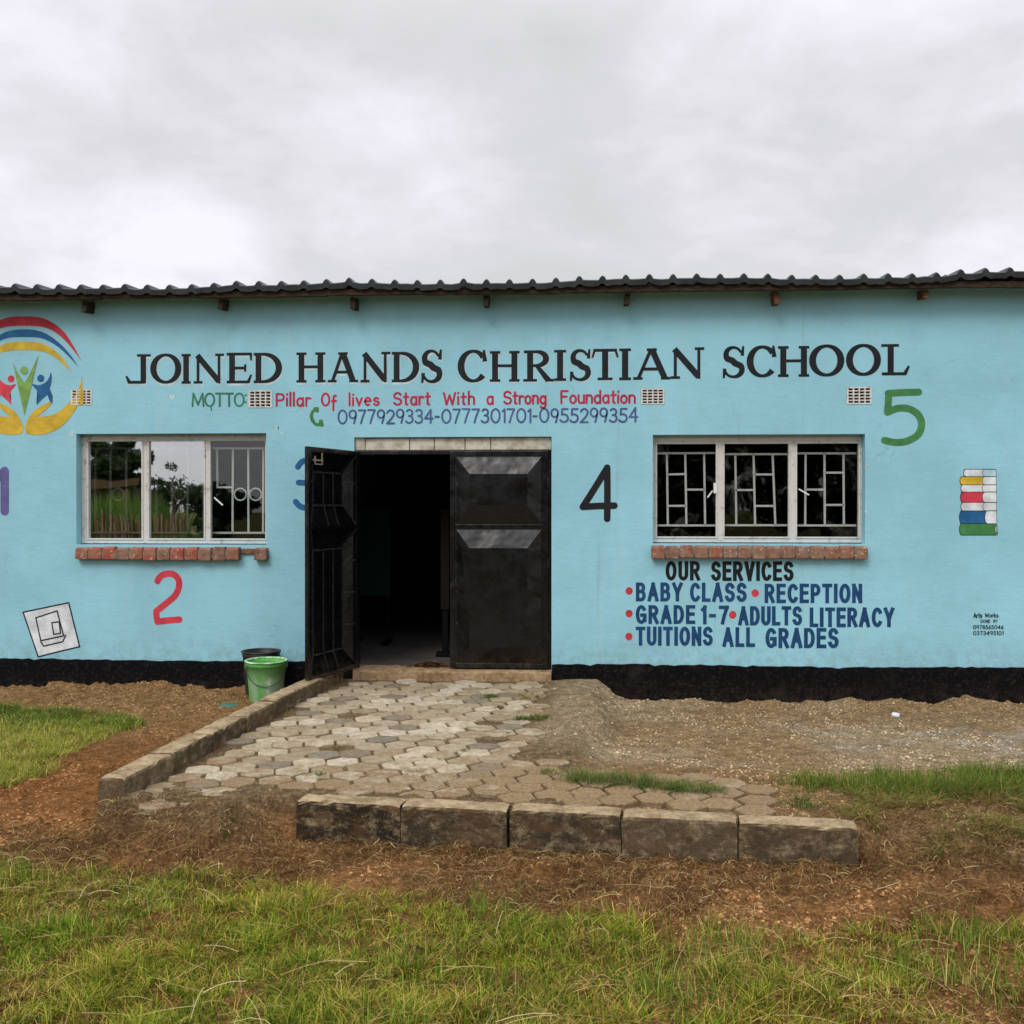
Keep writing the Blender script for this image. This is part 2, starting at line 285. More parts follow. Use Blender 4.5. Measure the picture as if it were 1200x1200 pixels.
def np_mesh(name, V, Q, mat, colors=None, extra=None, parent=None, smooth=False):
    """V (n,3), Q (m,4) quads -> one mesh object"""
    me = bpy.data.meshes.new(name); V = np.asarray(V, np.float32); Q = np.asarray(Q, np.int32)
    me.vertices.add(len(V)); me.vertices.foreach_set('co', V.ravel())
    k = Q.shape[1]; me.loops.add(Q.size); me.loops.foreach_set('vertex_index', Q.ravel())
    me.polygons.add(len(Q)); me.polygons.foreach_set('loop_start', np.arange(0, Q.size, k, dtype=np.int32))
    if smooth: me.polygons.foreach_set('use_smooth', np.ones(len(Q), bool))
    me.update(calc_edges=True); me.materials.append(mat)
    if colors is not None:
        at = me.color_attributes.new('Col', 'FLOAT_COLOR', 'POINT'); at.data.foreach_set('color', np.column_stack([colors, np.ones(len(colors))]).astype(np.float32).ravel())
    for n, a in (extra or {}).items():
        at = me.attributes.new(n, 'FLOAT', 'POINT'); at.data.foreach_set('value', np.asarray(a, np.float32))
    me.validate(); o = bpy.data.objects.new(name, me); return link(o, parent)
def wear(o, v):
    at = o.data.attributes.new('wear', 'FLOAT', 'POINT'); at.data.foreach_set('value', np.full(len(o.data.vertices), v, np.float32)); return o

# ------------------------------------------------------------------ noise on the ground plane
_lat = np.random.default_rng(5).random((256, 256)).astype(np.float64)
def vn(x, y, s, k=0):
    x = np.asarray(x)/s+k*17.31; y = np.asarray(y)/s+k*9.73
    xi = np.floor(x).astype(int); yi = np.floor(y).astype(int); fx = x-xi; fy = y-yi
    fx = fx*fx*(3-2*fx); fy = fy*fy*(3-2*fy)
    L = lambda a, b: _lat[a & 255, b & 255]
    return (L(xi, yi)*(1-fx)+L(xi+1, yi)*fx)*(1-fy)+(L(xi, yi+1)*(1-fx)+L(xi+1, yi+1)*fx)*fy
def fbm(x, y, s, o=4, k=0):
    t = 0; a = 1; n = 0
    for i in range(o): t = t+a*vn(x, y, s/2**i, k+i); n += a; a *= .55
    return t/n
def ss(a, b, x):
    t = np.clip((np.asarray(x)-a)/(b-a), 0, 1); return t*t*(3-2*t)
# kerb lines (front-top edges) measured on the ground
KF0, KF1 = onZ(347, 936, .02), onZ(1007, 968, .02)                 # front row, left and right end
KL0, KL1 = Vector((-2.21, -.10, .12)), Vector((-2.53, -4.22, .12)) # left row inner edge, back and front end
def kf_y(x): return KF0.y+(KF1.y-KF0.y)*(x-KF0.x)/(KF1.x-KF0.x)
def kl_x(y): return KL0.x+(KL1.x-KL0.x)*(y-KL0.y)/(KL1.y-KL0.y)
def masks(x, y):
    left = ss(.03, -.03, x-(kl_x(y)-.07))*ss(-5.0, -4.4, y)          # beyond the left kerb
    s = kf_y(x)-y
    nz = (fbm(x, y, .5, 3, 4)-.5)*.35
    front_k = ss(-.10, -.04, s)
    front_l = ss(.20, .66, s+nz); front_r = ss(-.35, .35, s+nz)
    wl = ss(KF0.x+.02, KF0.x-.40, x); wr = ss(KF1.x+.0, KF1.x+.12, x)
    fr = front_k*(1-wl-wr)+front_l*wl+front_r*wr
    fr = np.where(x < kl_x(y)-.07, ss(-3.4, -5.2, y), fr)
    xe = .22+.09*(np.minimum(y, 0)+1.0)*(y < -1.0)                       # right-hand edge of the paved ramp
    right = ss(-.12, .16, x-xe+(fbm(x, y, .3, 3, 8)-.5)*.2)
    return left, fr, right, xe
def ground_h(x, y, rough=True):
    x = np.asarray(x, float); y = np.asarray(y, float)
    left, fr, right, xe = masks(x, y)
    zp = -.013+.010*(fbm(x, y, .25, 3, 16)-.45)
    cover = ss(-.55, .05, x+(fbm(x, y, .7, 3, 2)-.5)*.5)*ss(-3.5, -3.0, y)+1.0*ss(-3.3, -4.3, y)*ss(.46, .70, fbm(x, y, .24, 4, 3))
    cover = np.maximum(cover, 1.0*ss(-1.2, -1.6, x)*ss(-4.18, -4.42, y+(fbm(x, y, .3, 3, 6)-.5)*.35))
    cover = np.maximum(cover, 1.2*ss(.35, .9, x+(fbm(x, y, .3, 3, 17)-.5)*.8)*ss(-3.3, -3.7, y))
    zp = zp+.026*np.clip(cover, 0, 1)
    zr = -.20+.07*ss(-.6, -2.6, y)+.10*ss(-2.6, -3.5, y)
    z = zp*(1-right)+zr*right
    zl = -.13-.015*ss(-.5, -3, y)
    z = z*(1-left)+zl*left
    zf = -.20-.05*ss(-4.6, -6, y)
    z = z*(1-fr)+zf*fr
    if rough:
        pav = (1-right)*(1-left)*(1-fr)
        amp = .16+.84*(1-pav)
        z = z+amp*((fbm(x, y, .9, 3, 1)-.5)*.05+(fbm(x, y, .16, 4, 7)-.5)*.035)
        clod = np.maximum(fbm(x, y, .09, 3, 12)-.55, 0)*.16
        z = z+clod*(.35+.65*fr+.3*left)*(1-pav)
        heap = ss(-.30, -.06, y)*(y < .3)*(1-pav)*(ss(.40, .8, fbm(x, y*.6, .42, 3, 21))+.45*ss(.45, .75, fbm(x, y, .13, 3, 22)))   # soil banked against the plinth
        z = z+heap*.075
    return z
def ground_color(x, y):
    left, fr, right, xe = masks(x, y)
    col = lambda c: np.array(S(*c))[None, :]
    w = lambda a: a[:, None]
    n1 = fbm(x, y, 1.1, 4, 31); n2 = fbm(x, y, .35, 4, 33)
    c = col((150, 130, 102))*np.ones((len(x), 1))                       # dusty paving bed
    yard = col((198, 178, 146))*(1-w(ss(.4, .7, n1)))+col((182, 156, 120))*w(ss(.4, .7, n1))
    grey = ss(.42, .60, n2)*ss(1.3, 2.4, x)*ss(-2.6, -2.0, y)*ss(-.75, -1.2, y)
    yard = yard*(1-w(grey*.8))+col((196, 186, 168))*w(grey*.8)
    yard = yard*(1-w(ss(-2.4, -3.2, y)*.55))+col((158, 122, 80))*w(ss(-2.4, -3.2, y)*.55)
    c = c*(1-w(right))+yard*w(right)
    cem = (1-ss(.16, .42, np.abs(x-xe+.16)))*ss(-3.2, -2.2, y)*(1-left)*(1-fr)
    c = c*(1-w(cem*.85))+col((198, 180, 150))*w(cem*.85)
    lft = col((172, 138, 97))*(1-w(ss(-1.2, -3.2, y)))+col((162, 116, 74))*w(ss(-1.2, -3.2, y))
    c = c*(1-w(left))+lft*w(left)
    fnt = col((178, 134, 90))*(1-w(ss(.4, .65, n1)))+col((156, 115, 76))*w(ss(.4, .65, n1))
    litter = ss(.45, .62, n2)*.6
    fnt = fnt*(1-w(litter))+col((112, 84, 54))*w(litter)
    c = c*(1-w(fr))+fnt*w(fr)
    far = ss(-8, -14, y)+ss(7, 12, np.abs(x))
    c = c*(1-w(np.clip(far, 0, 1)))+col((96, 98, 52))*w(np.clip(far, 0, 1))
    return c
def axis(a, b, step, lo, hi):
    core = np.arange(a, b+1e-6, step); l = [a]; h = [core[-1]]; s = step
    while l[-1] > lo: s *= 1.28; l.append(l[-1]-s)
    s = step
    while h[-1] < hi: s *= 1.28; h.append(h[-1]+s)
    return np.concatenate([np.array(l[:0:-1]), core, np.array(h[1:])])
gx = axis(-6.2, 4.8, .021, -260, 260); gy = axis(-6.7, .1, .021, -260, 260)
X, Y = np.meshgrid(gx, gy); xf, yf = X.ravel(), Y.ravel()
Z = ground_h(xf, yf); nx, ny = len(gx), len(gy)
I = (np.arange(ny-1)[:, None]*nx+np.arange(nx-1)[None, :]).ravel()
gr = np_mesh('ground', np.column_stack([xf, yf, Z]), np.column_stack([I, I+1, I+nx+1, I+nx]), M['soil'], ground_color(xf, yf), smooth=True)
tag(gr, kind='structure')

# ------------------------------------------------------------------ hexagonal paving
PV, PQ, PT, PC, PD = [], [], [], [], []
rh = .122; ang = R(-12); ca, sa = math.cos(ang), math.sin(ang); pv_faces = []
tones = [S(192, 180, 156), S(182, 169, 144), S(174, 160, 134), S(202, 192, 170), S(164, 150, 124), S(140, 131, 114)]
mb = MB(); dust_l = []
for i in range(-24, 30):
    for j in range(-8, 34):
        lx = i*rh*1.5*1.012; ly = -(j+.5*(i % 2))*rh*math.sqrt(3)*1.014
        x = -1.2+lx*ca-ly*sa; y = -.05+lx*sa+ly*ca
        if y > -.17 or x < kl_x(y)+.07: continue
        if y < kf_y(x)+.24 and x > KF0.x-.06: continue
        if y < kf_y(x)+.17-.30*min(1, max(0, KF0.x-x)/.4)+.05*math.sin(x*9): continue
        xr = .22+.10*min(0, y+1.0)
        if x > (xr-.40+.10*math.sin(y*7) if y > -3.0 else xr-.05 if y > -3.5 else 1.05): continue
        if KF0.x-.48 < x < KF0.x+.12 and y < kf_y(x)+.30: continue
        if random.random() < .015: continue
        c = random.choices(tones, (4, 4, 4, 3, 3, 2))[0]; k = random.uniform(.93, 1.05); mb.cur = tuple(q*k for q in c)
        r1 = rh*random.uniform(.92, .975); z = random.uniform(-.005, .006); tx, ty = random.uniform(-.03, .03), random.uniform(-.03, .03); a0 = random.uniform(-.05, .05)
        jr = [random.uniform(.93, 1.03) for _ in range(6)]; x += random.uniform(-.006, .006); y += random.uniform(-.006, .006)
        vs = []
        for rr_, dz in ((r1, -.05), (r1, -.006), (r1*.94, 0)):
            for q in range(6):
                a = a0+math.pi/3*q+ang; px, py = rr_*math.cos(a)*jr[q], rr_*math.sin(a)*jr[q]
                vs.append((x+px, y+py, z+dz+tx*px+ty*py))
        fs = [(q, (q+1) % 6, 6+(q+1) % 6, 6+q) for q in range(6)]+[(6+q, 6+(q+1) % 6, 12+(q+1) % 6, 12+q) for q in range(6)]+[tuple(range(12, 18))]
        mb.add(vs, fs)
        d = .5*float(ss(-2.6, -4.0, y))+.6*float(ss(-.9, -.1, x))*float(ss(-2.0,-.6,-abs(y+1.6)-.2)*.6+.4)+random.uniform(-.12, .22)
        dust_l += [d]*18
pav = mb.build('paving', M['paver'], col=True)
at = pav.data.attributes.new('dust', 'FLOAT', 'POINT'); at.data.foreach_set('value', np.array(dust_l, np.float32)); tag(pav, kind='structure')

# ------------------------------------------------------------------ the school building
school = empty('school_building', (-.6, 0, 0), 'long single storey school painted light blue with black base and dark roof', 'building')
def part(mb, name, mats, parent=None, label=None, **k):
    p = parent or school
    o = mb.build(name, mats, p, **k)
    # vertices are written in world space: take the parent's place out again
    off = school.location
    if p is school: o.location = -off
    if label: o['label'] = label
    return o
WT = .2                                              # wall thickness
XL, XR, ZB, ZT = -9.5, 8.5, -.4, 3.64
WIN = [(onY(89.5, 570).x, onY(312, 570).x, onY(200, 638.5).z, onY(200, 508).z), (onY(765, 570).x, onY(1013.7, 570).x, onY(890, 637.3).z, onY(890, 509).z)]
DOOR = (-2.128, -.258, .085, 2.28)
VENTS = []
for u0, u1, v0, v1 in ((83, 108, 456, 475), (291, 319, 457, 478), (751, 779, 455, 474), (992, 1022, 453, 474)):
    a, b = onY(u0, v1), onY(u1, v0); VENTS.append((a.x, b.x, a.z, b.z))
def holed(mb, holes, x0, x1, z0, z1, yf, yb, m=0, rev=None):
    xs = sorted({x0, x1, *[h[0] for h in holes], *[h[1] for h in holes]}); zs = sorted({z0, z1, *[h[2] for h in holes], *[h[3] for h in holes]})
    ins = lambda x, z: any(h[0] < x < h[1] and h[2] < z < h[3] for h in holes)
    for a, b in zip(xs, xs[1:]):
        for c, d in zip(zs, zs[1:]):
            if ins((a+b)/2, (c+d)/2): continue
            mb.add([(a, yf, c), (b, yf, c), (b, yf, d), (a, yf, d)], [(0, 1, 2, 3)], m); mb.add([(a, yb, c), (b, yb, c), (b, yb, d), (a, yb, d)], [(3, 2, 1, 0)], m if rev is None else rev)
    for h in holes:
        a, b, c, d = h
        for q in ([(a, yf, c), (a, yb, c), (a, yb, d), (a, yf, d)], [(b, yf, d), (b, yb, d), (b, yb, c), (b, yf, c)], [(a, yf, d), (a, yb, d), (b, yb, d), (b, yf, d)], [(b, yf, c), (b, yb, c), (a, yb, c), (a, yf, c)]):
            mb.add(q, [(0, 1, 2, 3)], m)
    mb.add([(x0, yf, z0), (x0, yf, z1), (x0, yb, z1), (x0, yb, z0)], [(0, 1, 2, 3)], m); mb.add([(x1, yf, z0), (x1, yb, z0), (x1, yb, z1), (x1, yf, z1)], [(0, 1, 2, 3)], m)
    mb.add([(x0, yf, z1), (x1, yf, z1), (x1, yb, z1), (x0, yb, z1)], [(0, 1, 2, 3)], m)
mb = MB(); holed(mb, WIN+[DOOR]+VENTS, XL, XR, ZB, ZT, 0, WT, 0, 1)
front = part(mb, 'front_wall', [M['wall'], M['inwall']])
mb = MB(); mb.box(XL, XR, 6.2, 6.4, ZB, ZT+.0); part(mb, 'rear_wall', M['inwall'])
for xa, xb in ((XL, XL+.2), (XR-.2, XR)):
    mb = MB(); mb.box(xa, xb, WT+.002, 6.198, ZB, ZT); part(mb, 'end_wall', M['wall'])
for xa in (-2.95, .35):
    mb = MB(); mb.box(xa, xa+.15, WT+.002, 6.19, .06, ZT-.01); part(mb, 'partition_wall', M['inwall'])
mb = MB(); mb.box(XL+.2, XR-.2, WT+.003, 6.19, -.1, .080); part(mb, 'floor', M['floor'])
# plinth: rough black band with an uneven upper edge
def band(xa, xb):
    mb = MB(); n = int((xb-xa)/.06)+1; vs = []
    for i in range(n+1):
        x = xa+(xb-xa)*i/n; top = .150+.005*math.sin(x*2.1)+random.uniform(-.006, .005)-(random.uniform(.006, .016) if random.random() < .08 else 0); y = -.016+random.uniform(-.003, .003)
        vs += [(x, y-.002, -.42), (x, y-random.uniform(0, .006), -.05), (x, y, top-.006), (x, -.0015, top)]
    fs = []
    for i in range(n):
        for k in range(3): fs.append((4*i+k, 4*i+4+k, 4*i+5+k, 4*i+1+k))
    mb.add(vs, fs); mb.add([vs[0], vs[1], vs[2], vs[3], (xa, -.0015, -.42)], [(0, 1, 2, 3, 4)]); mb.add([*vs[-4:], (xb, -.0015, -.42)], [(4, 3, 2, 1, 0)])
    return part(mb, 'plinth', M['bitumen'], label='rough black painted base band of the wall')
band(XL, DOOR[0]-.02); band(DOOR[1]+.004, XR)
# threshold
mb = MB(); n = 40; vs = []
for i in range(n+1):
    x = DOOR[0]+.001+(DOOR[1]-DOOR[0]-.002)*i/n; w_ = random.uniform(-.004, .004)
    vs += [(x, -.075+w_, -.06), (x, -.07+w_, .065+w_), (x, -.055+w_, .078+w_*.6), (x, .0, .087+w_*.3), (x, .23, .0885)]
mb.add(vs, [(5*i+k, 5*i+5+k, 5*i+6+k, 5*i+1+k) for i in range(n) for k in range(4)])
mb.add(vs[:5]+[(vs[0][0], .23, -.06)], [(5, 4, 3, 2, 1, 0)]); mb.add(vs[-5:]+[(vs[-1][0], .23, -.06)], [(0, 1, 2, 3, 4, 5)])
part(mb, 'threshold', M['thresh'], label='stained concrete doorstep')
# lintel blocks over the door
mb = MB(); us = [415, 428, 480, 509, 545, 575, 647]; zz = 2.157
for a, b in zip(us, us[1:]):
    xa, xb = onY(a, 520, .035).x+.004, onY(b, 520, .035).x-.004
    xa = max(xa, DOOR[0]+.003); xb = min(xb, DOOR[1]-.003)
    mb.box(xa, xb, .035+random.uniform(-.004, .004), WT-.01, zz+.002, DOOR[3]-.004+random.uniform(-.006, 0), 0)
mb.box(DOOR[0]+.002, DOOR[1]-.002, .05, WT-.012, zz+.003, DOOR[3]-.012, 1)
part(mb, 'lintel', [M['lintel'], M['mortar']], bevel=.004, label='row of pale unpainted blocks above the door')
# air vents
for a, b, c, d in VENTS:
    mb = MB(); w_, h_ = b-a, d-c; bx = w_*.075; bz = h_*.085; nc, nr = 4, 5; tx = .0105; tz = .0095; cw = (w_-2*bx-(nc-1)*tx)/nc; ch = (h_-2*bz-(nr-1)*tz)/nr
    hs = [(a+bx+i*(cw+tx), a+bx+i*(cw+tx)+cw, c+bz+k*(ch+tz), c+bz+k*(ch+tz)+ch) for i in range(nc) for k in range(nr)]
    e_ = .002; holed(mb, hs, a+e_, b-e_, c+e_, d-e_, -.004, .09, 0)
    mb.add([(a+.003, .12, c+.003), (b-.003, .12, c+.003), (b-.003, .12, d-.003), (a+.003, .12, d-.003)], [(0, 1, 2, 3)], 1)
    part(mb, 'air_vent', [M['vent'], M['dark']])
# roof: ribbed dark sheets laid in overlapping lengths
def k_rib(x): return math.floor(x/.212+.5)
def roof_row(mb, x0, x1, y0, y1, z0, z1, drop, step=.0):
    P = .212; pr = [(-.5, 0), (-.17, .002), (-.09, .030), (-.03, .040), (.03, .040), (.09, .030), (.17, .002)]
    pts = []
    k = int(x0/P)
    while k*P < x1:
        for q, h in pr: pts.append((k*P+q*P, h))
        k += 1
    pts = [p for p in pts if x0 <= p[0] <= x1]; n = len(pts); vs = []
    for i, (x, h) in enumerate(pts):
        seg = math.floor((x+1.2)/4.5); w_ = .006*math.sin(x*1.7+seg)+.004*math.sin(x*5.3)+(.010 if x > 3.28 else 0)+.008*math.sin(seg*2.4)+.003*math.sin(x*23)
        w_ += .008*math.sin(k_rib(x)*12.9898)+(.006 if (k_rib(x) % 5 == 0) else 0)
        vs += [(x, y0+.006, z0-drop+w_+h*.55+.004*math.sin(x*41)), (x, y0-.006, z0-.012+w_+h), (x, y0+.02, z0+w_+h), (x, y1, z1+w_+h)]
    mb.add(vs, [(4*i+k, 4*i+4+k, 4*i+5+k, 4*i+1+k) for i in range(n-1) for k in range(3)])
mb = MB(); sl = math.tan(R(5)); ny_ = 18; LY = 6.9/ny_
for r_ in range(ny_):
    y0 = -.27+r_*LY; roof_row(mb, XL-.25, XR+.25, y0, y0+LY+.03, 3.674+(y0+.27)*sl+.006, 3.674+(y0+.27+LY+.03)*sl-.012, .060 if r_ == 0 else .016)
roof = part(mb, 'roof', M['roof'], smooth=False, label='dark charcoal ribbed metal roof')
RO = roof
def sub(mb, name, mats, parent, label=None, **k):
    o = mb.build(name, mats, parent, **k)
    if label: o['label'] = label
    return o
mb = MB(); n = 60
for i in range(n):
    xa = XL-.2+(XR-XL+.4)*i/n; xb = XL-.2+(XR-XL+.4)*(i+1)/n-.0005; j = .004*math.sin(i*.8)+random.uniform(-.003, .003)
    mb.box(xa, xb, -.235, -.185, 3.578+j, 3.632+j)
sub(mb, 'purlin', M['timber'], RO, 'brown timber purlin under the roof edge')
mb = MB(); mb.box(XL, XR, .02, WT-.02, ZT+.001, ZT+.035); sub(mb, 'wall_plate', M['timber'], RO)
raf = [(-6.0, 0), (-4.677, 0), (-3.363, 0), (-2.095, 0), (-.854, 0), (.439, 0), (1.781, 1), (3.116, 1), (4.42, 0), (5.7, 0)]
for k, (x, mm) in enumerate(raf):
    mb = MB(); dx = random.uniform(-.012, .012); tilt = random.uniform(-.018, .018); zb = [3.50, 3.462, 3.475, 3.462, 3.475, 3.475, 3.462, 3.50, 3.49, 3.48][k]
    vs = [Vector((x+sx*.024+(tilt if zq == 0 else 0)+dx*(yq == 0), (-.165 if zq else -.185) if yq == 0 else 6.3, (zb if zq == 0 else 3.574)+(yq*6.4*sl))) for sx in (-1, 1) for yq in (0, 1) for zq in (0, 1)]
    mb.add(vs, [(0, 1, 3, 2), (4, 6, 7, 5), (0, 4, 5, 1), (2, 3, 7, 6), (0, 2, 6, 4), (1, 5, 7, 3)])
    part(mb, 'rafter', M['timber2'] if mm else M['timber'], label='reddish brown rafter end' if mm else None, bevel=.004)

# ---- windows
def px_x(u, v=570, y=.1): return onY(u, v, y).x
def px_z(v, u=200, y=.1): return onY(u, v, y).z
def bricks(x0, x1, z0, z1, n, gap_at=None, parent=None):
    mb = MB(); p = (x1-x0)/n
    reds = [S(140, 84, 66), S(146, 78, 60), S(128, 92, 74), S(158, 70, 58), S(136, 100, 80), S(118, 82, 66)]
    for i in range(n):
        if gap_at is not None and i == gap_at:
            mb.cur = S(104, 60, 46); mb.box(x0+i*p+.002, x0+(i+1)*p-.002, -.022, .09, z0+.055, z1-.012, 0); continue
        mb.cur = random.choice(reds); o = random.uniform(-.008, .008)
        a = x0+i*p+.005+random.uniform(0, .003); b = x0+(i+1)*p-.005-random.uniform(0, .003); zt = z1+random.uniform(-.006, .004); zb = z0+random.uniform(-.008, .006)
        mb.add([(a, -.072+o, zb), (b, -.072+o+random.uniform(-.004, .004), zb), (b, -.070+o, zt-.016), (a, -.070+o, zt-.016), (a+.002, -.055+o, zt-.002), (b-.002, -.055+o, zt-.002), (a, .098, zt+.01), (b, .098, zt+.01), (a, .0, zb), (b, .0, zb)],
               [(0, 1, 2, 3), (3, 2, 5, 4), (4, 5, 7, 6), (8, 9, 1, 0), (0, 3, 4, 8), (1, 9, 5, 2), (8, 4, 6), (9, 7, 5)], 0)
    xg = x1 if gap_at is None else x0+gap_at*p
    mb.box(x0+.004, xg-.006, -.060, .09, z0+.010, z1-.022, 1)
    if gap_at is not None: mb.box(x0+(gap_at+1)*p+.006, x1-.005, -.058, .09, z0+.012, z1-.022, 1)
    return sub(mb, 'window_sill', [M['brick'], M['mortar']], parent, 'sill of red bricks on edge' if gap_at is None else 'sill of weathered bricks with one brick missing', col=True, bevel=.005)
def window(idx, op, pane_px, vtop, vbot, mats):
    x0, x1, z0, z1 = op; zt, zb = px_z(vtop, (pane_px[0][0]+pane_px[-1][1])/2), px_z(vbot, (pane_px[0][0]+pane_px[-1][1])/2)
    panes = [(px_x(a), px_x(b), zb, zt) for a, b in pane_px]
    mb = MB(); holed(mb, panes, x0+.003, x1-.003, z0+.010, z1-.022, .10, .145)
    mb.box(x0+.004, x1-.004, .112, .140, z1-.0215, z1-.0005)
    # glazing lips standing a little proud round each pane
    for a, b, c, d in panes:
        for q in ((a-.018, b+.018, d, d+.014), (a-.018, b+.018, c-.014, c)): mb.box(q[0], q[1], .090, .0995, q[2], q[3])
        for q in ((a-.016, a, c+.001, d-.001), (b, b+.016, c+.001, d-.001)): mb.box(q[0], q[1], .091, .0995, q[2], q[3])
    w_ = part(mb, 'window', M['frame'], bevel=.003)
    for (a, b, c, d), m in zip(panes, mats):
        mb = MB(); mb.box(a+.001, b-.001, .118, .122, c+.001, d-.001); sub(mb, 'pane', M[m], w_)
    return w_, panes
wl, pl = window(0, WIN[0], ((104, 166), (175, 239), (247, 311)), 517, 631, ('mirror_like_pane', 'mirror_like_pane', 'dim_pane'))
wl['label'] = 'three light steel window mirroring trees and reeds'
bricks(onY(87, 648, -.07).x, onY(313, 648, -.07).x, onY(200, 656, -.07).z, onY(200, 641.5, -.07).z, 14, 12, wl)
wr, pr_ = window(1, WIN[1], ((770, 839), (849, 924), (934, 1006)), 520, 629, ('dusty_pane', 'grimy_pane', 'dusty_pane'))
wr['label'] = 'three light steel window with white burglar bars over a dark room'
bricks(onY(763, 645, -.07).x, onY(1018, 645, -.07).x, onY(880, 654, -.07).z, onY(880, 640, -.07).z, 15, None, wr)
# burglar bars (behind the glass)
YB = .19
def BX(u, v): p = onY(u, v, YB); return (p.x, YB, p.z)
def bars(lines, circles=(), parent=None):
    mb = MB()
    for n_, (a, b) in enumerate(lines):
        A, B = Vector(BX(*a)), Vector(BX(*b)); off = Vector((0, .003*(n_ % 3), 0)); mb.bar(A+off, B+off, .019, .012, 0, Vector((0, 1, 0)))
    for (u, v, r) in circles:
        c = Vector(BX(u, v)); mb.tube([c+Vector((r*math.cos(a), 0, r*math.sin(a))) for a in np.linspace(0, 2*math.pi, 33)], .008, 6, 0, False)
    return sub(mb, 'burglar_bars', M['bar'], parent)
# right window: zoom coordinates (750 + x/4.286, 500 + y/4.286)
def zr(x, y): return (750+x/4.286, 500+y/4.286)
bars([(zr(78, 134), zr(392, 132)), (zr(78, 496), zr(392, 496)), (zr(135, 134), zr(140, 496)), (zr(227, 134), zr(233, 496)), (zr(322, 134), zr(327, 496)), (zr(137, 240), zr(228, 238)), (zr(138, 398), zr(231, 397)), (zr(230, 316), zr(325, 316))], parent=wr)
bars([(zr(424, 138), zr(752, 138)), (zr(420, 495), zr(752, 495)), (zr(479, 138), zr(484, 495)), (zr(570, 138), zr(578, 495)), (zr(666, 138), zr(680, 495)), (zr(480, 318), zr(574, 318)), (zr(572, 240), zr(670, 240)), (zr(576, 398), zr(674, 398))], parent=wr)
bars([(zr(786, 134), zr(1086, 134)), (zr(786, 496), zr(1086, 496)), (zr(832, 134), zr(830, 496)), (zr(926, 134), zr(928, 496)), (zr(1022, 134), zr(1024, 496)), (zr(831, 316), zr(928, 316)), (zr(927, 231), zr(1022, 231)), (zr(928, 393), zr(1023, 393))], parent=wr)
def zl(x, y): return (80+x/4.8, 500+y/4.8)
bars([(zl(800, 122), zl(1112, 122)), (zl(800, 597), zl(1112, 597)), (zl(836, 122), zl(838, 343)), (zl(834, 341), zl(924, 341)), (zl(926, 122), zl(924, 597)), (zl(1012, 122), zl(1013, 597)), (zl(1098, 122), zl(1096, 597))], ((zl(968, 381)[0], zl(968, 381)[1], .058), (zl(1054, 381)[0], zl(1054, 381)[1], .058)), wl)
for ua in (0, 1):
    b0 = 110+ua*345
    bars([(zl(b0, 122), zl(b0+300, 122)), (zl(b0, 597), zl(b0+300, 597))]+[(zl(b0+40+k*88, 122), zl(b0+40+k*88, 597)) for k in range(4)], ((*zl(b0+170, 381), .058),), wl)
# window catches and the loose stick on the inner ledge
mb = MB(); mb.bar(onY(835, 575, .112), onY(829, 583, .106), .012, .008); mb.box(onY(836, 574, .1).x, onY(840, 574, .1).x, .082, .0895, onY(838, 578, .1).z, onY(838, 566, .1).z)
sub(mb, 'window_catch', M['bar'], wr)
mb = MB(); mb.bar(onY(936, 573, .112), onY(948, 580, .106), .012, .008); sub(mb, 'window_catch', M['bar'], wr)
mb = MB(); mb.bar(onY(251, 583, .112), onY(261, 592, .106), .013, .008); sub(mb, 'window_catch', M['bar'], wl)

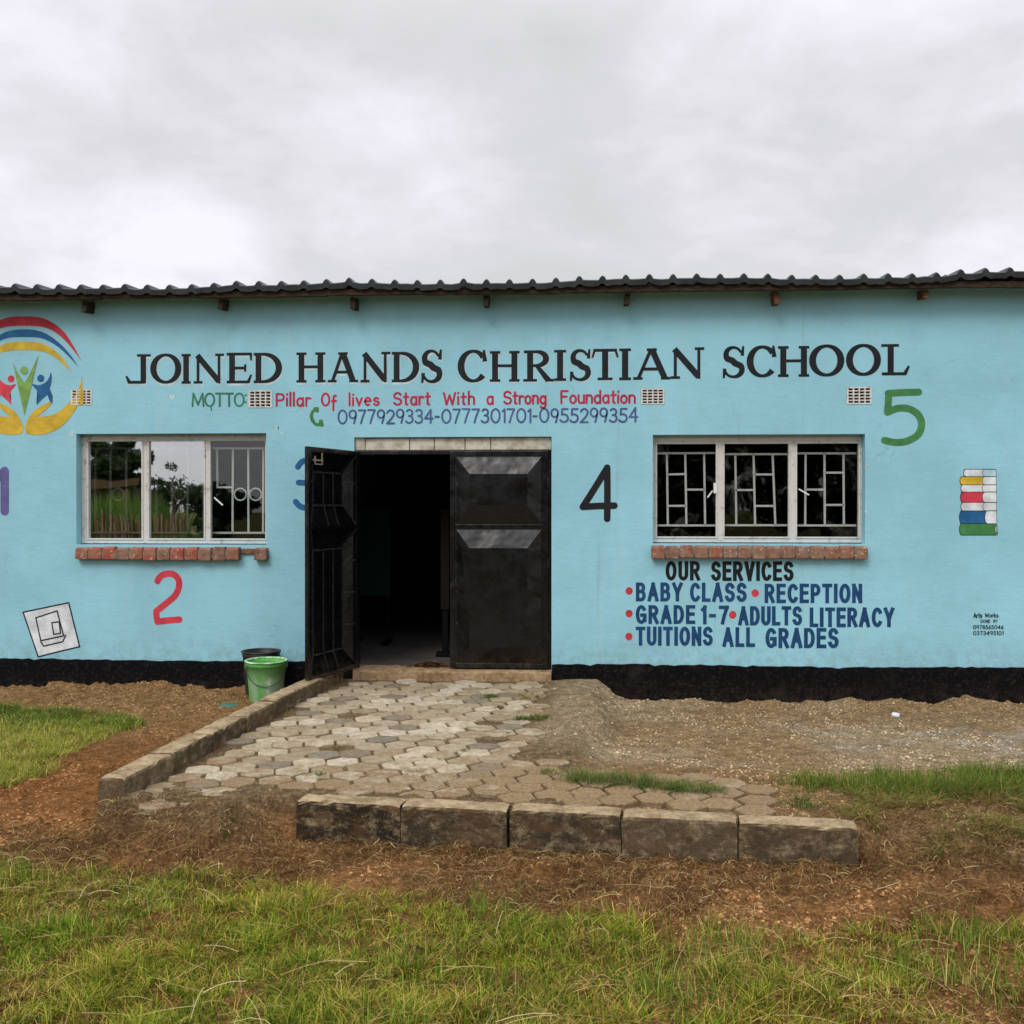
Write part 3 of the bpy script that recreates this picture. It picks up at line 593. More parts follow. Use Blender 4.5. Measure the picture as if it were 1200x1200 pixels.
# ---- door frame and the two pressed steel leaves
mb = MB(); x0, x1 = DOOR[0]+.002, DOOR[1]-.002
mb.box(x0, x0+.035, .03, .10, DOOR[2]+.0, zz-.002); mb.box(x1-.035, x1, .03, .10, DOOR[2], zz-.002); mb.box(x0+.0352, x1-.0352, .031, .099, zz-.04, zz-.003)
part(mb, 'door_frame', M['steel'], bevel=.003)
LW, LH = .925, 2.045
def leaf(sgn, loc, rz, label):
    """leaf hinged at local x=0, running to x=LW*sgn; outer face towards -y"""
    mb = MB(); X_ = lambda a: sgn*a
    fw = .045; T = .012
    def ring(x0, x1, z0, z1): return [(X_(x0), z0), (X_(x1), z0), (X_(x1), z1), (X_(x0), z1)]
    def sheet(rects, ys):
        # nested rectangles joined by sloping facets, with thickness
        for side in (0, 1):
            V = []
            for (q, y) in zip(rects, ys): V += [(x, y+(T*.25 if side else 0), z) for x, z in ring(*q)]
            F = []
            for r in range(len(rects)-1):
                for k in range(4): F.append((4*r+k, 4*r+(k+1) % 4, 4*r+4+(k+1) % 4, 4*r+4+k))
            F.append(tuple(4*(len(rects)-1)+k for k in range(4)))
            if (side == 1) != (sgn < 0): F = [f[::-1] for f in F]
            mb.add(V, F)
    zr_ = 1.335                                                     # mid rail
    def panel(z0, z1, iz0, iz1):
        a, b = fw, LW-fw; sheet([(a, b, z0, z1), (a+.018, b-.018, z0+.012, z1-.012), (a+.145, b-.145, iz0, iz1)], (-.004, -.006, -.060))
    panel(zr_+.02, LH-fw, zr_+.20, LH-.215)
    panel(fw, zr_-.02, fw+.16, zr_-.20)
    o = mb.build('door', M['steel'], school); o.location = Vector(loc)-school.location; o.rotation_euler = (0, 0, rz); o['label'] = label
    fr = MB()                                                           # welded tube frame
    fr.box(*sorted((X_(0), X_(fw))), -.012, .025, 0, LH); fr.box(*sorted((X_(LW-fw), X_(LW))), -.012, .025, 0, LH)
    fr.box(*sorted((X_(fw+.0005), X_(LW-fw-.0005))), -.0115, .0245, 0, fw); fr.box(*sorted((X_(fw+.0005), X_(LW-fw-.0005))), -.0115, .0245, LH-fw, LH); fr.box(*sorted((X_(fw+.0005), X_(LW-fw-.0005))), -.0115, .0245, zr_-.02, zr_+.02)
    sub(fr, 'leaf_frame', M['steel'], o, bevel=.003)
    st = MB()                                                           # stiffeners welded on the inner side
    def rod(a, b, w=.016): st.bar((X_(a[0]), a[2] if len(a) > 2 else .018, a[1]), (X_(b[0]), b[2] if len(b) > 2 else .018, b[1]), w, .012)
    for (z0, z1, c0, c1) in ((zr_+.02, LH-fw, zr_+.20, LH-.215), (fw, zr_-.02, fw+.16, zr_-.20)):
        p = [(fw+.145, c0, -.045), (LW-fw-.145, c0, -.046), (LW-fw-.145, c1, -.047), (fw+.145, c1, -.048)]; q = [(fw, z0, .016), (LW-fw, z0, .017), (LW-fw, z1, .018), (fw, z1, .019)]
        for k in range(4): rod(p[k], p[(k+1) % 4]); rod(p[k], q[k], .014)
        for k in (1, 2): xx = fw+.145+k*(LW-2*fw-.29)/3; rod((xx, c0, -.043), (xx, c1, -.043), .014); rod((xx, z0, .012), (xx, c0, -.042), .012)
    for z in (.42, .72, 1.02, 1.74): rod((fw, z, .006), (fw+.14, z+.005, -.04)); rod((LW-fw, z, .005), (LW-fw-.14, z+.004, -.041))
    sub(st, 'stiffener', M['worn'], o)
    for z in (.3, 1.0, 1.75):
        hg = MB(); hg.tube([(X_(-.004), -.018, z-.05), (X_(-.004), -.018, z+.05)], .011, 8); sub(hg, 'hinge', M['steel'], o)
    return o
ld = Vector((-2.363, -.90, 0))-Vector((-2.105, 0, 0)); la = math.atan2(ld.y, ld.x)
dl = leaf(1, (-2.105, -.01, .10), la, 'left black steel door leaf swung wide open, inner bracing showing')
dr = leaf(-1, (-.292, .022, .10), 0, 'closed right black steel door leaf with raised panels')
bb = MB(); bb.bar((.70, .037, 1.93), (.86, .037, 1.93), .014, .012); bb.bar((.84, .042, 1.90), (.84, .042, 1.965), .012, .01); bb.bar((.72, .042, 1.89), (.72, .042, 1.995), .012, .01); bb.bar((.72, .039, 1.895), (.84, .039, 1.895), .01, .01)
sub(bb, 'door_bolt', M['bolt'], dl, 'bare metal bolt near the top corner')
bb = MB(); bb.bar((-.80, -.03, .40), (-.80, -.03, .40), .01) if False else None
bb = MB(); bb.tube([(-LW+.07, -.03, 1.02), (-LW+.07, -.055, 1.03), (-LW+.07, -.055, 1.13), (-LW+.07, -.03, 1.14)], .008, 8); sub(bb, 'handle', M['steel'], dr)

# ---- things seen in the dark room
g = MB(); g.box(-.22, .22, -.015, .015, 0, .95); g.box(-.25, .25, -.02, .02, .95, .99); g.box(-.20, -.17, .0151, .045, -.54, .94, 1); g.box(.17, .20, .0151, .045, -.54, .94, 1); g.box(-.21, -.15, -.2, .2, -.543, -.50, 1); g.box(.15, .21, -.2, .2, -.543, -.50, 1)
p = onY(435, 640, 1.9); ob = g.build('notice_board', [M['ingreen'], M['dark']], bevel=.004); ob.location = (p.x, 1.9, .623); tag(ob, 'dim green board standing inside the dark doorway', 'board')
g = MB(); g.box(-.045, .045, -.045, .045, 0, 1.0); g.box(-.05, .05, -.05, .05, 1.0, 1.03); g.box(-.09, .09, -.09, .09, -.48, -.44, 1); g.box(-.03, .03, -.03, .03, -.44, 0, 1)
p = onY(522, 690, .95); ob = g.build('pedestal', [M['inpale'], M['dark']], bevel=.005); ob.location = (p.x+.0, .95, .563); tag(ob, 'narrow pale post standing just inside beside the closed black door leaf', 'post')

# ------------------------------------------------------------------ lettering: strokes drawn with a brush
def arc(cx, cy, rx, ry, a0, a1, n=14): return [(cx+rx*math.cos(R(a0+(a1-a0)*i/n)), cy+ry*math.sin(R(a0+(a1-a0)*i/n))) for i in range(n+1)]
x_ = .64
GL = {
 'A': (.66, [[(0, 0), (.33, 1)], [(.33, 1), (.66, 0)], [(.12, .33), (.54, .33)]]),
 'B': (.56, [[(0, 0), (0, 1)], [(0, 1), (.28, 1)]+arc(.28, .765, .23, .235, 90, -90)+[(0, .53)], [(0, .53), (.3, .53)]+arc(.3, .265, .26, .265, 90, -90)+[(0, 0)]]),
 'C': (.6, [arc(.33, .5, .33, .5, 42, 318, 22)]),
 'D': (.6, [[(0, 0), (0, 1)], [(0, 1), (.25, 1)]+arc(.25, .5, .35, .5, 90, -90, 18)+[(0, 0)]]),
 'E': (.5, [[(0, 0), (0, 1)], [(0, 1), (.5, 1)], [(0, .53), (.45, .53)], [(0, 0), (.5, 0)]]),
 'F': (.48, [[(0, 0), (0, 1)], [(0, 1), (.48, 1)], [(0, .53), (.4, .53)]]),
 'G': (.64, [arc(.33, .5, .33, .5, 45, 330, 22), [(.64, .12), (.64, .46)], [(.64, .46), (.38, .46)]]),
 'I': (.0, [[(0, 0), (0, 1)]]),
 'L': (.45, [[(0, 1), (0, 0)], [(0, 0), (.45, 0)]]),
 'M': (.8, [[(0, 0), (.06, 1)], [(.06, 1), (.4, .1)], [(.4, .1), (.74, 1)], [(.74, 1), (.8, 0)]]),
 'N': (.56, [[(0, 0), (0, 1)], [(0, 1), (.56, 0)], [(.56, 0), (.56, 1)]]),
 'O': (.66, [arc(.33, .5, .33, .5, 90, 450, 28)]),
 'P': (.54, [[(0, 0), (0, 1)], [(0, 1), (.28, 1)]+arc(.28, .73, .26, .27, 90, -90)+[(0, .46)]]),
 'R': (.58, [[(0, 0), (0, 1)], [(0, 1), (.3, 1)]+arc(.3, .75, .25, .25, 90, -90)+[(0, .5)], [(.27, .5), (.58, 0)]]),
 'S': (.58, [arc(.29, .75, .27, .25, 25, 225, 14)+[(.29, .52)]+arc(.29, .26, .29, .26, 55, -160, 14)]),
 'T': (.56, [[(0, 1), (.56, 1)], [(.28, 1), (.28, 0)]]),
 'U': (.56, [[(0, 1), (0, .3)]+arc(.28, .28, .28, .28, 180, 360)+[(.56, .3), (.56, 1)]]),
 'V': (.62, [[(0, 1), (.31, 0)], [(.31, 0), (.62, 1)]]),
 'W': (.86, [[(0, 1), (.2, 0)], [(.2, 0), (.43, .8)], [(.43, .8), (.66, 0)], [(.66, 0), (.86, 1)]]),
 'Y': (.62, [[(0, 1), (.31, .45)], [(.62, 1), (.31, .45)], [(.31, .45), (.31, 0)]]),
 '0': (.62, [arc(.31, .5, .31, .5, 90, 450, 26)]),
 '1': (.16, [[(0, .84), (.16, 1)], [(.16, 1), (.16, 0)]]),
 '2': (.52, [arc(.26, .73, .25, .27, 165, -35, 14)+[(.3, .32), (0, 0)], [(0, 0), (.52, 0)]]),
 '3': (.5, [arc(.24, .76, .22, .24, 150, -70, 12)+[(.2, .53)], [(.2, .53)]+arc(.22, .27, .27, .27, 75, -150, 14)]),
 '4': (.56, [[(.42, 0), (.42, 1)], [(.42, 1), (0, .33)], [(0, .33), (.56, .33)]]),
 '5': (.52, [[(.5, 1), (.1, 1)], [(.1, 1), (.07, .56)], [(.07, .56)]+arc(.22, .3, .3, .3, 110, -150, 16)]),
 '6': (.5, [[(.4, 1), (.16, .72), (.02, .4)]+arc(.25, .27, .25, .27, 150, 510, 22)]),
 '7': (.5, [[(0, 1), (.5, 1)], [(.5, 1), (.3, .5), (.16, 0)]]),
 '8': (.5, [arc(.25, .76, .21, .24, 90, 450, 20), arc(.25, .26, .25, .26, 90, 450, 20)]),
 '9': (.5, [arc(.25, .7, .25, .3, 20, 380, 22)+[(.46, .45), (.34, 0)]]),
 '-': (.30, [[(0, .45), (.26, .45)]]), ':': (.02, [[(0, .3), (.02, .33)], [(0, .85), (.02, .88)]]), ' ': (.34, []),
 'a': (.44, [arc(.2, x_/2, .2, x_/2, 60, 330, 16), [(.43, x_), (.43, 0)], [(.2, x_), (.43, x_*.98)]]),
 'd': (.44, [arc(.21, x_/2, .21, x_/2, 40, 320, 16), [(.43, 1.02), (.43, 0)]]),
 'e': (.44, [[(.02, .34), (.43, .36)]+arc(.22, .33, .21, .32, 8, 300, 18)]),
 'f': (.36, [arc(.28, .62, .14, .2, 60, 180, 8)+[(.14, .5), (.12, -.42)], [(0, .36), (.34, .38)]]),
 'g': (.46, [arc(.21, x_/2, .21, x_/2, 40, 320, 16), [(.43, x_)]+[(.43, -.1)]+arc(.2, -.12, .23, .24, 0, -140, 10)]),
 'h': (.42, [[(0, 1.05), (0, 0)], [(0, .4)]+arc(.21, .42, .2, .22, 160, 0, 10)+[(.41, 0)]]),
 'i': (.02, [[(0, x_), (0, 0)], [(0, .93), (.02, .97)]]), 'l': (.02, [[(0, 1.08), (0, 0)]]),
 'k': (.4, [[(0, 1), (0, 0)], [(.36, .6), (0, .25)], [(.1, .33), (.4, 0)]]),
 'n': (.42, [[(0, x_), (0, 0)], [(0, .4)]+arc(.21, .42, .2, .22, 160, 0, 10)+[(.41, 0)]]),
 'o': (.44, [arc(.22, x_/2, .22, x_/2, 90, 450, 20)]),
 'r': (.28, [[(0, x_), (0, 0)], [(0, .42)]+arc(.2, .42, .18, .22, 150, 50, 8)]),
 's': (.36, [arc(.18, .48, .16, .16, 30, 225, 10)+[(.18, .32)]+arc(.18, .17, .18, .17, 55, -160, 10)]),
 't': (.32, [[(.14, .95), (.14, .1)]+arc(.24, .1, .1, .1, 180, 280, 5), [(0, x_), (.32, x_+.02)]]),
 'u': (.42, [[(0, x_), (0, .22)]+arc(.21, .21, .21, .21, 180, 350, 10), [(.42, x_), (.42, 0)]]),
 'v': (.4, [[(0, x_), (.2, 0)], [(.2, 0), (.4, x_)]]),
}
PY = -.0016
class Brush(MB):
    def __init__(s): super().__init__(); s.k = 0
    def poly(s, pts, y=None, m=0):
        """pts: wall (x,z); filled flat patch of paint"""
        y = PY-.00022*(s.k % 9) if y is None else y; s.k += 1
        bm = bmesh.new(); vs = [bm.verts.new((p[0], y, p[1])) for p in pts]
        try: bm.faces.new(vs)
        except ValueError: bm.free(); return
        bmesh.ops.triangulate(bm, faces=bm.faces[:]); bm.normal_update(); bm.verts.index_update()
        s.add([v.co for v in bm.verts], [tuple(v.index for v in (f.verts if f.normal.y < 0 else reversed(f.verts))) for f in bm.faces], m); bm.free()
    def stroke(s, pts, w, caps='round', y=None, m=0, jit=0.0):
        P = [Vector((p[0], p[1])) for p in pts]; Q = [P[0]]
        for p in P[1:]:
            if (p-Q[-1]).length > 1e-5: Q.append(p)
        P = Q; n = len(P)
        if n < 2: return
        W = list(w) if isinstance(w, (list, tuple, np.ndarray)) else [w]*n
        if caps == 'square' and (P[0]-P[-1]).length > 1e-4:
            e0 = (P[0]-P[1]).normalized()*W[0]*.5; e1 = (P[-1]-P[-2]).normalized()*W[-1]*.5; P[0] = P[0]+e0; P[-1] = P[-1]+e1
        if len(W) != n: W = list(np.interp(np.linspace(0, 1, n), np.linspace(0, 1, len(W)), W))
        closed = (P[0]-P[-1]).length < 1e-4*max(1, n)
        y = PY-.00022*(s.k % 9) if y is None else y; s.k += 1
        L, Rr = [], []
        for i in range(n):
            if closed: a = P[i-1] if i > 0 else P[n-2]; b = P[i+1] if i < n-1 else P[1]
            else: a = P[max(i-1, 0)]; b = P[min(i+1, n-1)]
            d1 = (P[i]-a).normalized() if (P[i]-a).length > 1e-9 else (b-P[i]).normalized(); d2 = (b-P[i]).normalized() if (b-P[i]).length > 1e-9 else d1
            t_ = (d1+d2); t_ = t_.normalized() if t_.length > 1e-6 else d1
            nn = Vector((-t_.y, t_.x)); k = min(1.25, 1/max(.5, nn.dot(Vector((-d2.y, d2.x)))))
            h = W[i]/2*k*(1+random.uniform(-jit, jit)); L.append(P[i]+nn*h); Rr.append(P[i]-nn*h)
        vs = []; fs = []
        for l, r in zip(L, Rr): vs += [(l.x, y, l.y), (r.x, y, r.y)]
        for i in range(n-1): fs.append((2*i, 2*i+1, 2*i+3, 2*i+2))
        if caps == 'round' and not closed:
            for i, sg in ((0, -1), (n-1, 1)):
                d = (P[1]-P[0]).normalized() if i == 0 else (P[-1]-P[-2]).normalized(); d = d*sg; r = W[i]/2; b = len(vs)
                ring = [P[i]+Vector((d.x*math.cos(a)-d.y*math.sin(a), d.y*math.cos(a)+d.x*math.sin(a)))*r for a in np.linspace(-math.pi/2, math.pi/2, 9)]
                vs += [(q.x, y, q.y) for q in ring]; fs.append(tuple(range(b, b+9)))
        # make every face look out of the wall (towards -y)
        out = []
        for f in fs:
            nrm = sum((Vector(vs[f[k]]).cross(Vector(vs[f[(k+1) % len(f)]])) for k in range(len(f))), Vector())
            out.append(f if nrm.y < 0 else f[::-1])
        s.add(vs, out, m)
def smooth_poly(pts, n=6):
    P = [Vector(p) for p in pts]; out = []; N = len(P)
    for i in range(N):
        a, b, c, d = P[i-1], P[i], P[(i+1) % N], P[(i+2) % N]
        for k in range(n):
            t_ = k/n; out.append(.5*((2*b)+(c-a)*t_+(2*a-5*b+4*c-d)*t_*t_+(3*b-a-3*c+d)*t_**3))
    return out
def W2(u, v): p = onY(u, v, PY); return (p.x, p.z)
def write(br, txt, u0, u1, vt, vb, wt, gap=.2, caps='round', jit=0.0, dv=0.0):
    """fit a line of brush letters between two measured points of the wall; vt/vb cap top and baseline"""
    A, B = W2(u0, vb), W2(u1, vb+dv); H = W2((u0+u1)/2, vt)[1]-W2((u0+u1)/2, vb)[1]
    adv = sum(GL[c][0]+gap for c in txt)-gap; Lx = (B[0]-A[0]-wt*H)/adv; x = A[0]+wt*H/2; q = 0
    for c in txt:
        w, st = GL[c]; bz = A[1]+(B[1]-A[1])*(x-A[0])/(B[0]-A[0]); hh = H*(1+random.uniform(-jit, jit)); o = random.uniform(-jit, jit)*H*.6
        inset = wt*H/2
        for s_ in st: br.stroke([(x+p[0]*Lx, bz+o+inset+p[1]*(hh-2*inset)) for p in s_], wt*H, caps)
        x += (w+gap)*Lx
def paintpart(br, name, mats, label): return sub(br, name, mats, front, label)
# -- serif title, letter by letter inside its measured box
def ser(xc, y, h, t_=.085): return ([(xc-h, y), (xc+h, y)], t_)
def title(ch, W):
    K, k = .195, .095; b, tp = .042, .958
    ell = lambda cx, rx, a0, a1, n=26: ([(cx+rx*math.cos(R(a)), .5+.462*math.sin(R(a))) for a in np.linspace(a0, a1, n)], [k+(K*1.12-k)*abs(math.cos(R(a)))**1.4 for a in np.linspace(a0, a1, n)])
    if ch == 'I': return [([(W/2, .02), (W/2, .98)], K), ser(W/2, b, W/2-.01), ser(W/2, tp, W/2-.01)]
    if ch == 'H': a = .18; return [([(a, .02), (a, .98)], K), ([(W-a, .02), (W-a, .98)], K), ser(a, b, .17), ser(a, tp, .17), ser(W-a, b, .17), ser(W-a, tp, .17), ([(a, .52), (W-a, .52)], k)]
    if ch == 'N': return [([(.15, .02), (.15, .95)], k), ([(.12, .95), (W-.18, .07)], K), ([(W-.17, .0), (W-.17, .98)], k), ser(.15, b, .15), ser(W-.15, tp, .15)]
    if ch == 'A': return [([(.16, .03), (W/2-.02, .98)], k*1.15), ([(W/2+.0, .98), (W-.17, .03)], K), ser(.15, b, .15), ser(W-.15, b, .15), ser(W/2, tp, .16), ([(.28*W, .34), (W*.74, .34)], k)]
    if ch == 'O': return [ell(W/2, W/2-.09, 90, 450, 40)]
    if ch == 'D':
        rx = W-.45; pts = [(.04, .956), (.36, .956)]+[(.36+rx*math.cos(R(a)), .5+.456*math.sin(R(a))) for a in np.linspace(80, -80, 18)]+[(.36, .044), (.04, .044)]
        w = [k, k]+[k+(K*1.1-k)*math.cos(R(a))**1.2 for a in np.linspace(80, -80, 18)]+[k, k]; return [([(.2, .02), (.2, .98)], K), (pts, w)]
    if ch == 'E': return [([(.2, .02), (.2, .98)], K), ([(.02, tp), (W-.06, tp)], k), ([(W-.06, .995), (W-.04, .74)], [.1, .05]), ([(.2, .5), (W-.25, .5)], k), ([(W-.24, .38), (W-.24, .62)], .075), ([(.02, b), (W-.13, b)], k), ([(W-.15, .015), (W-.04, .28)], [.12, .06])]
    if ch == 'L': return [([(.32, .02), (.32, .98)], K), ser(.30, tp, .28), ([(.04, b), (W-.16, b)], k), ([(W-.19, .015), (W-.05, .29)], [.13, .07])]
    if ch == 'J': return [([(W-.27, .02), (W-.27, .98)], K), ser(W-.25, tp, .24), ([(.13, b+.006), (W-.2, b+.006)], .10), ([(.16, .02), (.04, .26)], [.13, .07])]
    if ch == 'T': return [([(W/2, .02), (W/2, .98)], K), ser(W/2, b, .24), ([(.06, tp), (W-.06, tp)], k), ([(.12, .99), (.03, .72)], [.09, .06]), ([(W-.12, .99), (W-.03, .72)], [.09, .06])]
    if ch == 'C': return [ell(W/2+.02, W/2-.10, 36, 322, 30), ([(W-.13, 1.0), (W-.10, .64)], [.07, .15])]
    if ch == 'R': return [([(.24, .02), (.24, .98)], K), ser(.24, b, .22), ([(.04, tp), (.45, tp)]+[(.45+(W-.70)*math.cos(R(a)), .735+.222*math.sin(R(a))) for a in np.linspace(80, -80, 14)]+[(.42, .513), (.24, .513)], [k, k]+[k+(K-k)*math.cos(R(a)) for a in np.linspace(80, -80, 14)]+[k, k]), ([(.46, .50), (W-.17, .03)], [.12, K]), ser(W-.12, b, .12)]
    if ch == 'S':
        m = W/2; pts = [(W-.12, .80)]+[(m+(m-.13)*math.cos(R(a)), .735+.222*math.sin(R(a))) for a in np.linspace(35, 215, 14)]+[(m*.9, .55), (m*1.15, .46)]+[(m+(m-.10)*math.cos(R(a)), .265+.222*math.sin(R(a))) for a in np.linspace(35, -145, 14)]+[(.10, .22)]
        w = list(np.interp(np.linspace(0, 1, len(pts)), [0, .15, .3, .5, .7, .85, 1], [.08, .085, .15, .2, .16, .085, .08])); return [(pts, w), ([(W-.09, .70), (W-.06, 1.0)], [.11, .06]), ([(.09, .30), (.06, 0)], [.11, .06])]
TL = [('J', 146.7, 177, 415, 449.7), ('O', 176.7, 212, 414.5, 449.4), ('I', 212.5, 223.8, 414.7, 449.7), ('N', 227, 262.5, 414.3, 449.6), ('E', 265, 295.8, 413.3, 449.2), ('D', 296, 330, 413.3, 448.9),
 ('H', 347, 381.7, 412.8, 448.4), ('A', 384, 419.7, 412.6, 448.2), ('N', 422.5, 457.5, 412.2, 448.2), ('D', 457.8, 490.8, 412.2, 448), ('S', 492.5, 519, 409.5, 449),
 ('C', 535.8, 572, 410, 448), ('H', 573.7, 609.3, 411.2, 447.5), ('R', 612.5, 649, 410.5, 447.3), ('I', 649, 663.8, 410, 446.4), ('S', 666.7, 693, 409, 446.7), ('T', 693, 725.3, 408.8, 445.6), ('I', 725.3, 739.7, 408.3, 445.4), ('A', 742, 785.6, 408, 445), ('N', 785.8, 825.3, 406.9, 444),
 ('S', 845.8, 873.3, 405.4, 443.3), ('C', 874.5, 911, 405, 442), ('H', 911.3, 948.7, 405.3, 441.7), ('O', 948.8, 988.8, 403.8, 441), ('O', 992, 1031.7, 403.2, 440.2), ('L', 1031.9, 1067, 403, 439.6)]
for wd, rng_ in (('JOINED', (0, 6)), ('HANDS', (6, 11)), ('CHRISTIAN', (11, 20)), ('SCHOOL', (20, 26))):
    br = Brush(); gh = Brush()
    for ch, u0, u1, v0, v1 in TL[rng_[0]:rng_[1]]:
        a, b = W2(u0, v1), W2(u1, v0); H = b[1]-a[1]; Wd = (b[0]-a[0])/H
        for pts, w in title(ch, Wd):
            ww = [q*H for q in w] if isinstance(w, list) else w*H
            P = [(a[0]+p[0]*H, a[1]+p[1]*H) for p in pts]
            br.stroke(P, ww, 'flat')
            if u0 < 700:
                ofs = (.006, -.020) if u0 < 500 else (.005, -.010)
                gh.stroke([(p[0]+ofs[0], p[1]+ofs[1]) for p in P], [q*1.05 for q in ww] if isinstance(ww, list) else ww*1.05, 'flat', y=-.0005-.00009*(gh.k % 9))
    if gh.v: paintpart(gh, 'old_lettering', M['ghost_paint'], 'pale traces of older letters behind the word '+wd)
    paintpart(br, 'painted_word', M['black_paint'], 'black serif word '+wd)
br = Brush(); write(br, 'MOTTO:', 224.5, 289, 460, 477, .13, .12)
br.stroke([W2(247.5, 477), W2(247.7, 481)], .012); paintpart(br, 'painted_motto_heading', M['dark_green_paint'], 'green word MOTTO')
for tx, u0, u1, vt, vb in (('Pillar', 323, 364.5, 460.5, 477), ('Of', 376, 395, 460.3, 476.5), ('lives', 408.5, 445, 460.5, 476.2), ('Start', 460.5, 505, 459.0, 475.6), ('With', 519, 557, 459.0, 475.2), ('a', 570, 578.8, 458.5, 474.8), ('Strong', 589.5, 641, 458, 474.4), ('Foundation', 656.6, 745.3, 457.2, 473.6)):
    br = Brush(); write(br, tx, u0, u1, vt, vb, .155, .24 if tx not in ('Foundation', 'Strong') else .2, dv=-.4, jit=.02)
    paintpart(br, 'painted_word', M['crimson_paint'], 'crimson word '+tx)
br = Brush(); write(br, '0977929334-0777301701-0955299354', 395.5, 748, 479.5, 497.3, .125, .20, dv=-2.0, jit=.025); paintpart(br, 'painted_phone_numbers', M['slate_blue_paint'], 'slate blue row of telephone numbers')
br = Brush(); hp = [W2(*q) for q in ((371.5, 479), (366.5, 482), (364.8, 487), (366, 492.5), (370, 497.5), (376, 497.5))]; br.stroke(hp, [.035, .024, .03, .034, .026, .036]); br.stroke([W2(369.5, 479.5), W2(371.5, 481)], .04); br.stroke([W2(376, 494), W2(377, 497.5)], .04)
paintpart(br, 'painted_handset', M['green_paint'], 'green telephone handset symbol')
for tx, u0, u1, vt, vb in (('OUR', 780, 820.5, 657.5, 680.3), ('SERVICES', 833.3, 930, 657.7, 680.8)):
    br = Brush(); write(br, tx, u0, u1, vt, vb, .185, .47, 'square'); paintpart(br, 'painted_word', M['black_letter_paint'], 'black block capitals '+tx)
for tx, u0, u1, vt, vb in (('BABY', 745.2, 800, 682.5, 705), ('CLASS', 808.5, 875, 682.8, 705.6), ('RECEPTION', 896, 1010.4, 684, 707), ('GRADE', 745, 814.7, 709, 731.5), ('1-7', 821.5, 854, 709.6, 732), ('ADULTS', 865, 940, 710.3, 733.2), ('LITERACY', 948.8, 1048, 711.8, 735.2), ('TUITIONS', 745, 835.3, 734.2, 757), ('ALL', 846.5, 884.8, 735, 758.4), ('GRADES', 897, 982.8, 735.8, 759.8)):
    br = Brush(); write(br, tx, u0, u1, vt, vb-.3, .185, .47, 'square', jit=.004)
    paintpart(br, 'painted_word', M['navy_paint'], 'navy block capitals '+tx)
for u, v in ((737.3, 692.5), (885, 695), (737.2, 719), (858.6, 720.5), (737, 746)):
    br = Brush(); c = W2(u, v); br.poly([(c[0]+.034*math.cos(a), c[1]+.036*math.sin(a)) for a in np.linspace(0, 2*math.pi, 22)[:-1]])
    paintpart(br, 'painted_bullet', M['dot_red_paint'], 'red dot before a listed class')
# -- the big numerals
def num(pts_list, mat, lab, w):
    br = Brush()
    for pts in pts_list:
        P = [Vector((q[0], q[1])) for q in pts]
        # densify with a smooth curve through the points
        out = []
        for i in range(len(P)-1):
            a, b, c, d = P[max(i-1, 0)], P[i], P[i+1], P[min(i+2, len(P)-1)]
            for k in range(6):
                t_ = k/6; out.append(.5*((2*b)+(c-a)*t_+(2*a-5*b+4*c-d)*t_*t_+(3*b-a-3*c+d)*t_**3))
        out.append(P[-1]); br.stroke([W2(q.x, q.y) for q in out], w)
    paintpart(br, 'painted_numeral', M[mat], lab)
num([[(5.5, 552), (5.5, 575), (5.5, 599)], [(5, 553), (-1, 558), (-7, 564)]], 'purple_paint', 'purple numeral 1', .085)
num([[(184.5, 681), (188, 675.5), (195, 672.5), (203, 673), (209, 679), (209.5, 688), (205, 698), (196, 706), (183, 716.5)], [(183, 716.5), (183.5, 723), (184.5, 728.5)], [(184.5, 728.5), (197, 727), (210, 726)]], 'red_paint', 'red numeral 2', .062)
num([[(349, 547), (354, 541), (362, 540), (369, 546), (369, 556), (361, 565), (350, 565.5)], [(352, 565.5), (364, 567), (371, 575), (371, 586), (363, 594), (353, 594), (346.5, 588)]], 'blue_paint', 'blue numeral 3 half hidden by the open door', .055)
num([[(711.5, 548), (711.8, 578), (711.5, 608)], [(711, 549), (697, 572), (683, 594)], [(683, 594), (700, 593), (720, 592.5)]], 'black_paint', 'black numeral 4', .062)
num([[(1076.5, 459.5), (1058, 460), (1041, 461)], [(1041.5, 461), (1041, 472), (1040, 483)], [(1040, 483), (1052, 478.5), (1065, 479), (1076, 486), (1080, 497), (1076, 509), (1064, 516.5), (1050, 518.5), (1036.5, 516)]], 'green_paint', 'green numeral 5', .064)
